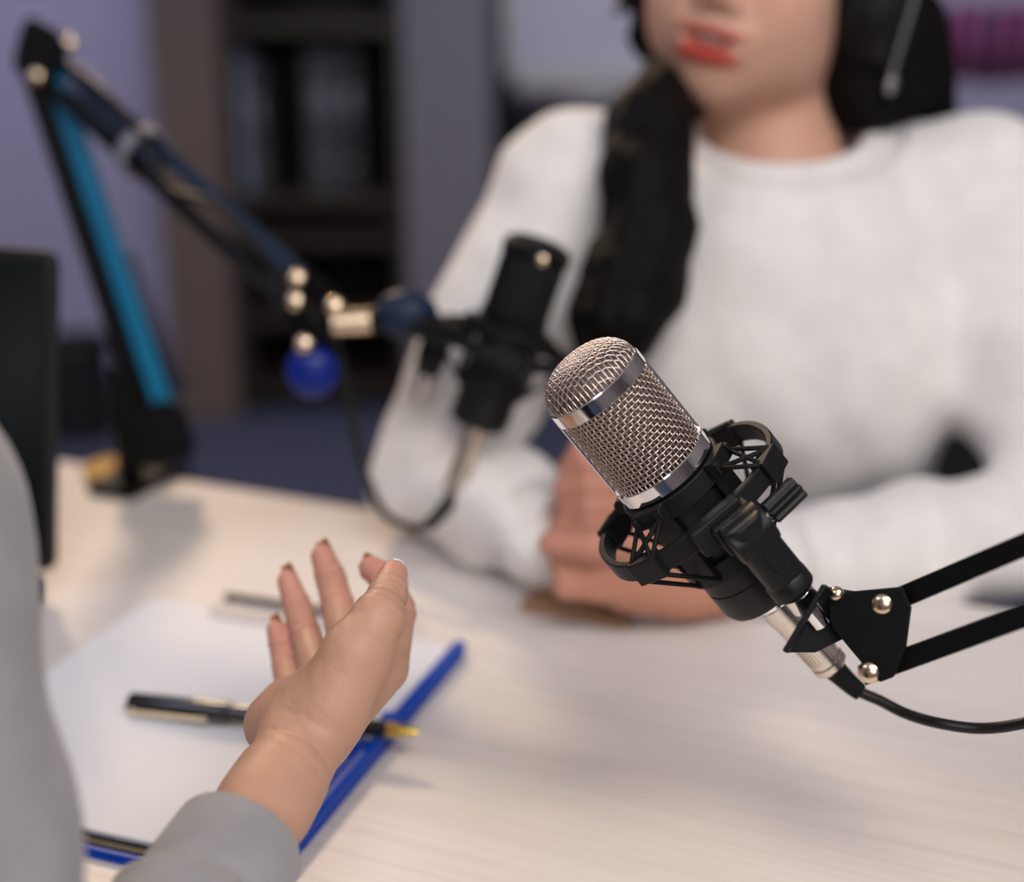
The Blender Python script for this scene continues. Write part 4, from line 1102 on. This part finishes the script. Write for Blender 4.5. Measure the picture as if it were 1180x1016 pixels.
d_ = nrm(gth[0][4] - gth[0][3]); nail(gth[0][4] + d_ * .0005 + nrm(RIGHT * .9 + UP * .15 - FWD * .15) * .0060, d_ - RIGHT * .30, RIGHT * .9 + UP * .35 - FWD * .35, .0135, .0115, M['nail_white'], 'thumbnail')

# grey sweater: sleeve with an open cuff, torso
gx = (-.165, -.060); gyf = (.40, .53); gz = (.77, .87)
Fw = Field(axis(-.76, -.05, .008, gx, .0018), axis(.06, .62, .008, gyf, .0018), axis(.46, 1.13, .008, gz, .0018))
CU = AL(.305) - RIGHT * .001; cd = nrm(GW - GE)
Fw.add(rc(CU + cd * .012, CU - cd * .05, .0262, .0300), .006)
Fw.add(rc(CU - cd * .05, GE, .0300, .043), .012); Fw.add(rc(GE, GE * .45 + GS * .55, .046, .052), .02); Fw.add(rc(GE * .45 + GS * .55, GS, .054, .0595), .02)
Fw.add(rc(ghip, V(gc[0], gc[1], .80) - gfw * .03, .135, .122, gfw, .78), .03)
Fw.add(rc(V(gc[0], gc[1], .80) - gfw * .03, V(gc[0], gc[1], .95) - gfw * .01, .122, .130, gfw, .74), .05)
Fw.add(rc(GS, V(gc[0], gc[1], 1.005), .052, .050), .05); Fw.add(rc(GL, V(gc[0], gc[1], 1.005), .052, .050), .05)
Fw.add(rc(GL, GLE, .055, .048), .04); Fw.add(rc(GLE, GLW - gd * .01, .046, .036), .03)
Fw.warp(V(-1, 0, 0), V(1, 1, 2), lambda X, Y, Z: .0022 * np.sin(X * 60 + Y * 55 - Z * 50 + 2 * np.sin(Z * 25)) * np.clip((1.0 - Z) / .2, 0, 1) * np.clip((np.sqrt((X - CU[0]) ** 2 + (Y - CU[1]) ** 2 + (Z - CU[2]) ** 2) - .05) / .05, 0, 1))
# gathered folds behind the cuff
def gather(X, Y, Z):
    s = (X - CU[0]) * cd[0] + (Y - CU[1]) * cd[1] + (Z - CU[2]) * cd[2]
    return -.0022 * np.exp(-((s + .031) / .004) ** 2) + .0016 * np.exp(-((s + .022) / .003) ** 2) - .0012 * np.exp(-((s + .052) / .006) ** 2)
Fw.warp(CU - .09, CU + .06, gather)
# trim the sleeve end flat and hollow it
X, Y, Z = Fw.ax[0][:, None, None], Fw.ax[1][None, :, None], Fw.ax[2][None, None, :]
pl_ = (X - CU[0]) * cd[0] + (Y - CU[1]) * cd[1] + (Z - CU[2]) * cd[2] - .012
near = ((X - CU[0]) ** 2 + (Y - CU[1]) ** 2 + (Z - CU[2]) ** 2) < .09 ** 2
Fw.f = np.where(near, -smin(-Fw.f, (-pl_).astype(np.float32), .004), Fw.f)
Fw.cut(rc(CU + cd * .05, CU - cd * .008, .0222, .0222), .002)
Fw.cut(rc(V(gc[0], gc[1], 1.01), GHC, .062, .06), .006)
v, q = Fw.mesh(3)
gsw = mesh_obj('sweater', v, q, M['grey'], grey, quads=True)
B().tube(np.stack([V(gc[0], gc[1], 1.042) + V(.066 * math.cos(a), .066 * math.sin(a), 0) for a in t]), .007, 10, closed=True).make('collar', M['grey'], gsw)
# hair of the person in grey
Fk = Field(axis(GHC[0] - .15, GHC[0] + .15, .005), axis(GHC[1] - .15, GHC[1] + .15, .005), axis(1.04, GHC[2] + .16, .005))
Gp = lambda x, y, z: GRH @ V(x, y, z) + GHC
Fk.add(el(Gp(0, .026, .044), (.083, .098, .088), GRH), .01); Fk.add(el(Gp(0, .055, -.05), (.074, .06, .10), GRH), .03)
for s in (-1, 1): Fk.add(rc(Gp(s * .072, -.025, .06), Gp(s * .078, .02, -.12), .018, .024), .02)
Fk.cut(el(Gp(0, -.09, -.035), (.064, .085, .10), GRH), .012)
v, q = Fk.mesh(2); mesh_obj('hair', v, q, M['hair'], grey, quads=True)
legs(grey, ghip + V(0, 0, .0), nrm(V(-.1, 1, 0)), M['trousers'], 'trousers')

# chairs
def chair(hip, fwd, label):
    fwd = nrm(fwd); R_ = np.stack([V(fwd[1], -fwd[0], 0), fwd, V(0, 0, 1)], 1)
    r = empty('office_chair', mw_from(R_, V(hip[0], hip[1], 0)), label, 'chair', 'office chairs')
    B().prism(rrect(-.23, .23, -.20, .26, .08), .385, .415).make('seat', M['chair'], r, True, bevel=.012)
    bk = [(-.20, .0), (-.22, .25), (-.20, .42), (-.12, .46), (.12, .46), (.20, .42), (.22, .25), (.20, 0)]
    Rb = np.stack([V(1, 0, 0), nrm(V(0, -.12, 1)), nrm(V(0, -1, -.12))], 1)
    B().prism(bk, -.015, .02, Rb, (0, -.235, .48)).make('backrest', M['chair'], r, True, bevel=.012)
    B().beam((0, -.17, .38), (0, -.262, .52), .05, .015, (1, 0, 0)).make('back_support', M['black_metal'], r, True, bevel=.003)
    B().lathe([(.028, .12), (.028, .28), (.018, .28), (.018, .385)], 24).make('gas_column', M['black_metal'], r, True, angle=30)
    for k in range(5):
        a = 2 * math.pi * k / 5 + .3; d_ = V(math.cos(a), math.sin(a), 0)
        lg = B().beam(d_ * .02 + V(0, 0, .12), d_ * .27 + V(0, 0, .075), .04, .025).make('leg', M['black_metal'], r, True, bevel=.004)
        B().lathe([(.012, -.02), (.027, -.018), (.027, .018), (.012, .02)], 20, d_ * .27 + V(0, 0, .0275), frame(np.cross(d_, V(0, 0, 1)))).make('caster', M['rubber'], r, True, angle=30)
chair(hipc, -en, 'dark office chair the person in the white sweater sits on')
chair(ghip, nrm(V(-.1, 1, 0)), 'dark office chair the person in the grey sweater sits on')

# ================================================================== LIGHT
def area(name, loc, target, size, energy, color, sy=None):
    l = bpy.data.lights.new(name, 'AREA'); l.size = size; l.energy = energy; l.color = color
    if sy: l.shape = 'RECTANGLE'; l.size_y = sy
    o = bpy.data.objects.new(name, l); COL.objects.link(o); o.location = loc
    o.rotation_euler = (Vector(target) - Vector(loc)).to_track_quat('-Z', 'Y').to_euler(); return o
area('ceiling_panel_light', (.55, -.45, 2.62), (.2, 1.0, .85), 1.8, 56, (1, .955, .93), 1.1)
area('front_fill_light', (.35, -1.7, 1.75), (.2, 1.0, .9), 1.6, 23, (1, .965, .95), 1.2)  # added fill lamp behind the camera; the front wall has no window
area('warm_lamp_light', (-.80, 2.65, 2.25), (-.3, 1.0, .74), .26, 26, (1, .72, .46))
area('cool_fill_light', (-1.5, .1, 2.6), (-.2, .9, .8), 1.0, 14, (.78, .82, 1))  # bluish fill added for the cool ambient, no real panel behind it
area('wall_wash_light', (-1.9, 3.2, 2.5), (-1.7, 4.2, 1.2), .5, 9, (.72, .74, 1))
area('board_light', (1.0, 3.0, 2.6), (1.0, 4.15, 1.3), .8, 12, (.82, .82, 1), .4)
w = bpy.data.worlds.new('room_ambient'); SC.world = w; w.use_nodes = True
w.node_tree.nodes['Background'].inputs[0].default_value = (.5, .5, .6, 1); w.node_tree.nodes['Background'].inputs[1].default_value = .2

# ================================================================== CAMERA
cd_ = bpy.data.cameras.new('camera'); cam = bpy.data.objects.new('camera', cd_); COL.objects.link(cam)
cam.location = CAM; cam.rotation_euler = (math.pi / 2 - PITCH, 0, 0)
cd_.lens = 50; cd_.sensor_width = 36; cd_.sensor_fit = 'HORIZONTAL'; cd_.clip_start = .02
cd_.dof.use_dof = True; cd_.dof.focus_distance = .612; cd_.dof.aperture_fstop = 2.8
SC.camera = cam
SC.view_settings.view_transform = 'Standard'; SC.view_settings.look = 'None'; SC.view_settings.exposure = 0; SC.view_settings.gamma = 1
SC.view_settings.use_curve_mapping = False
SC.cycles.use_denoising = True; SC.cycles.max_bounces = 8
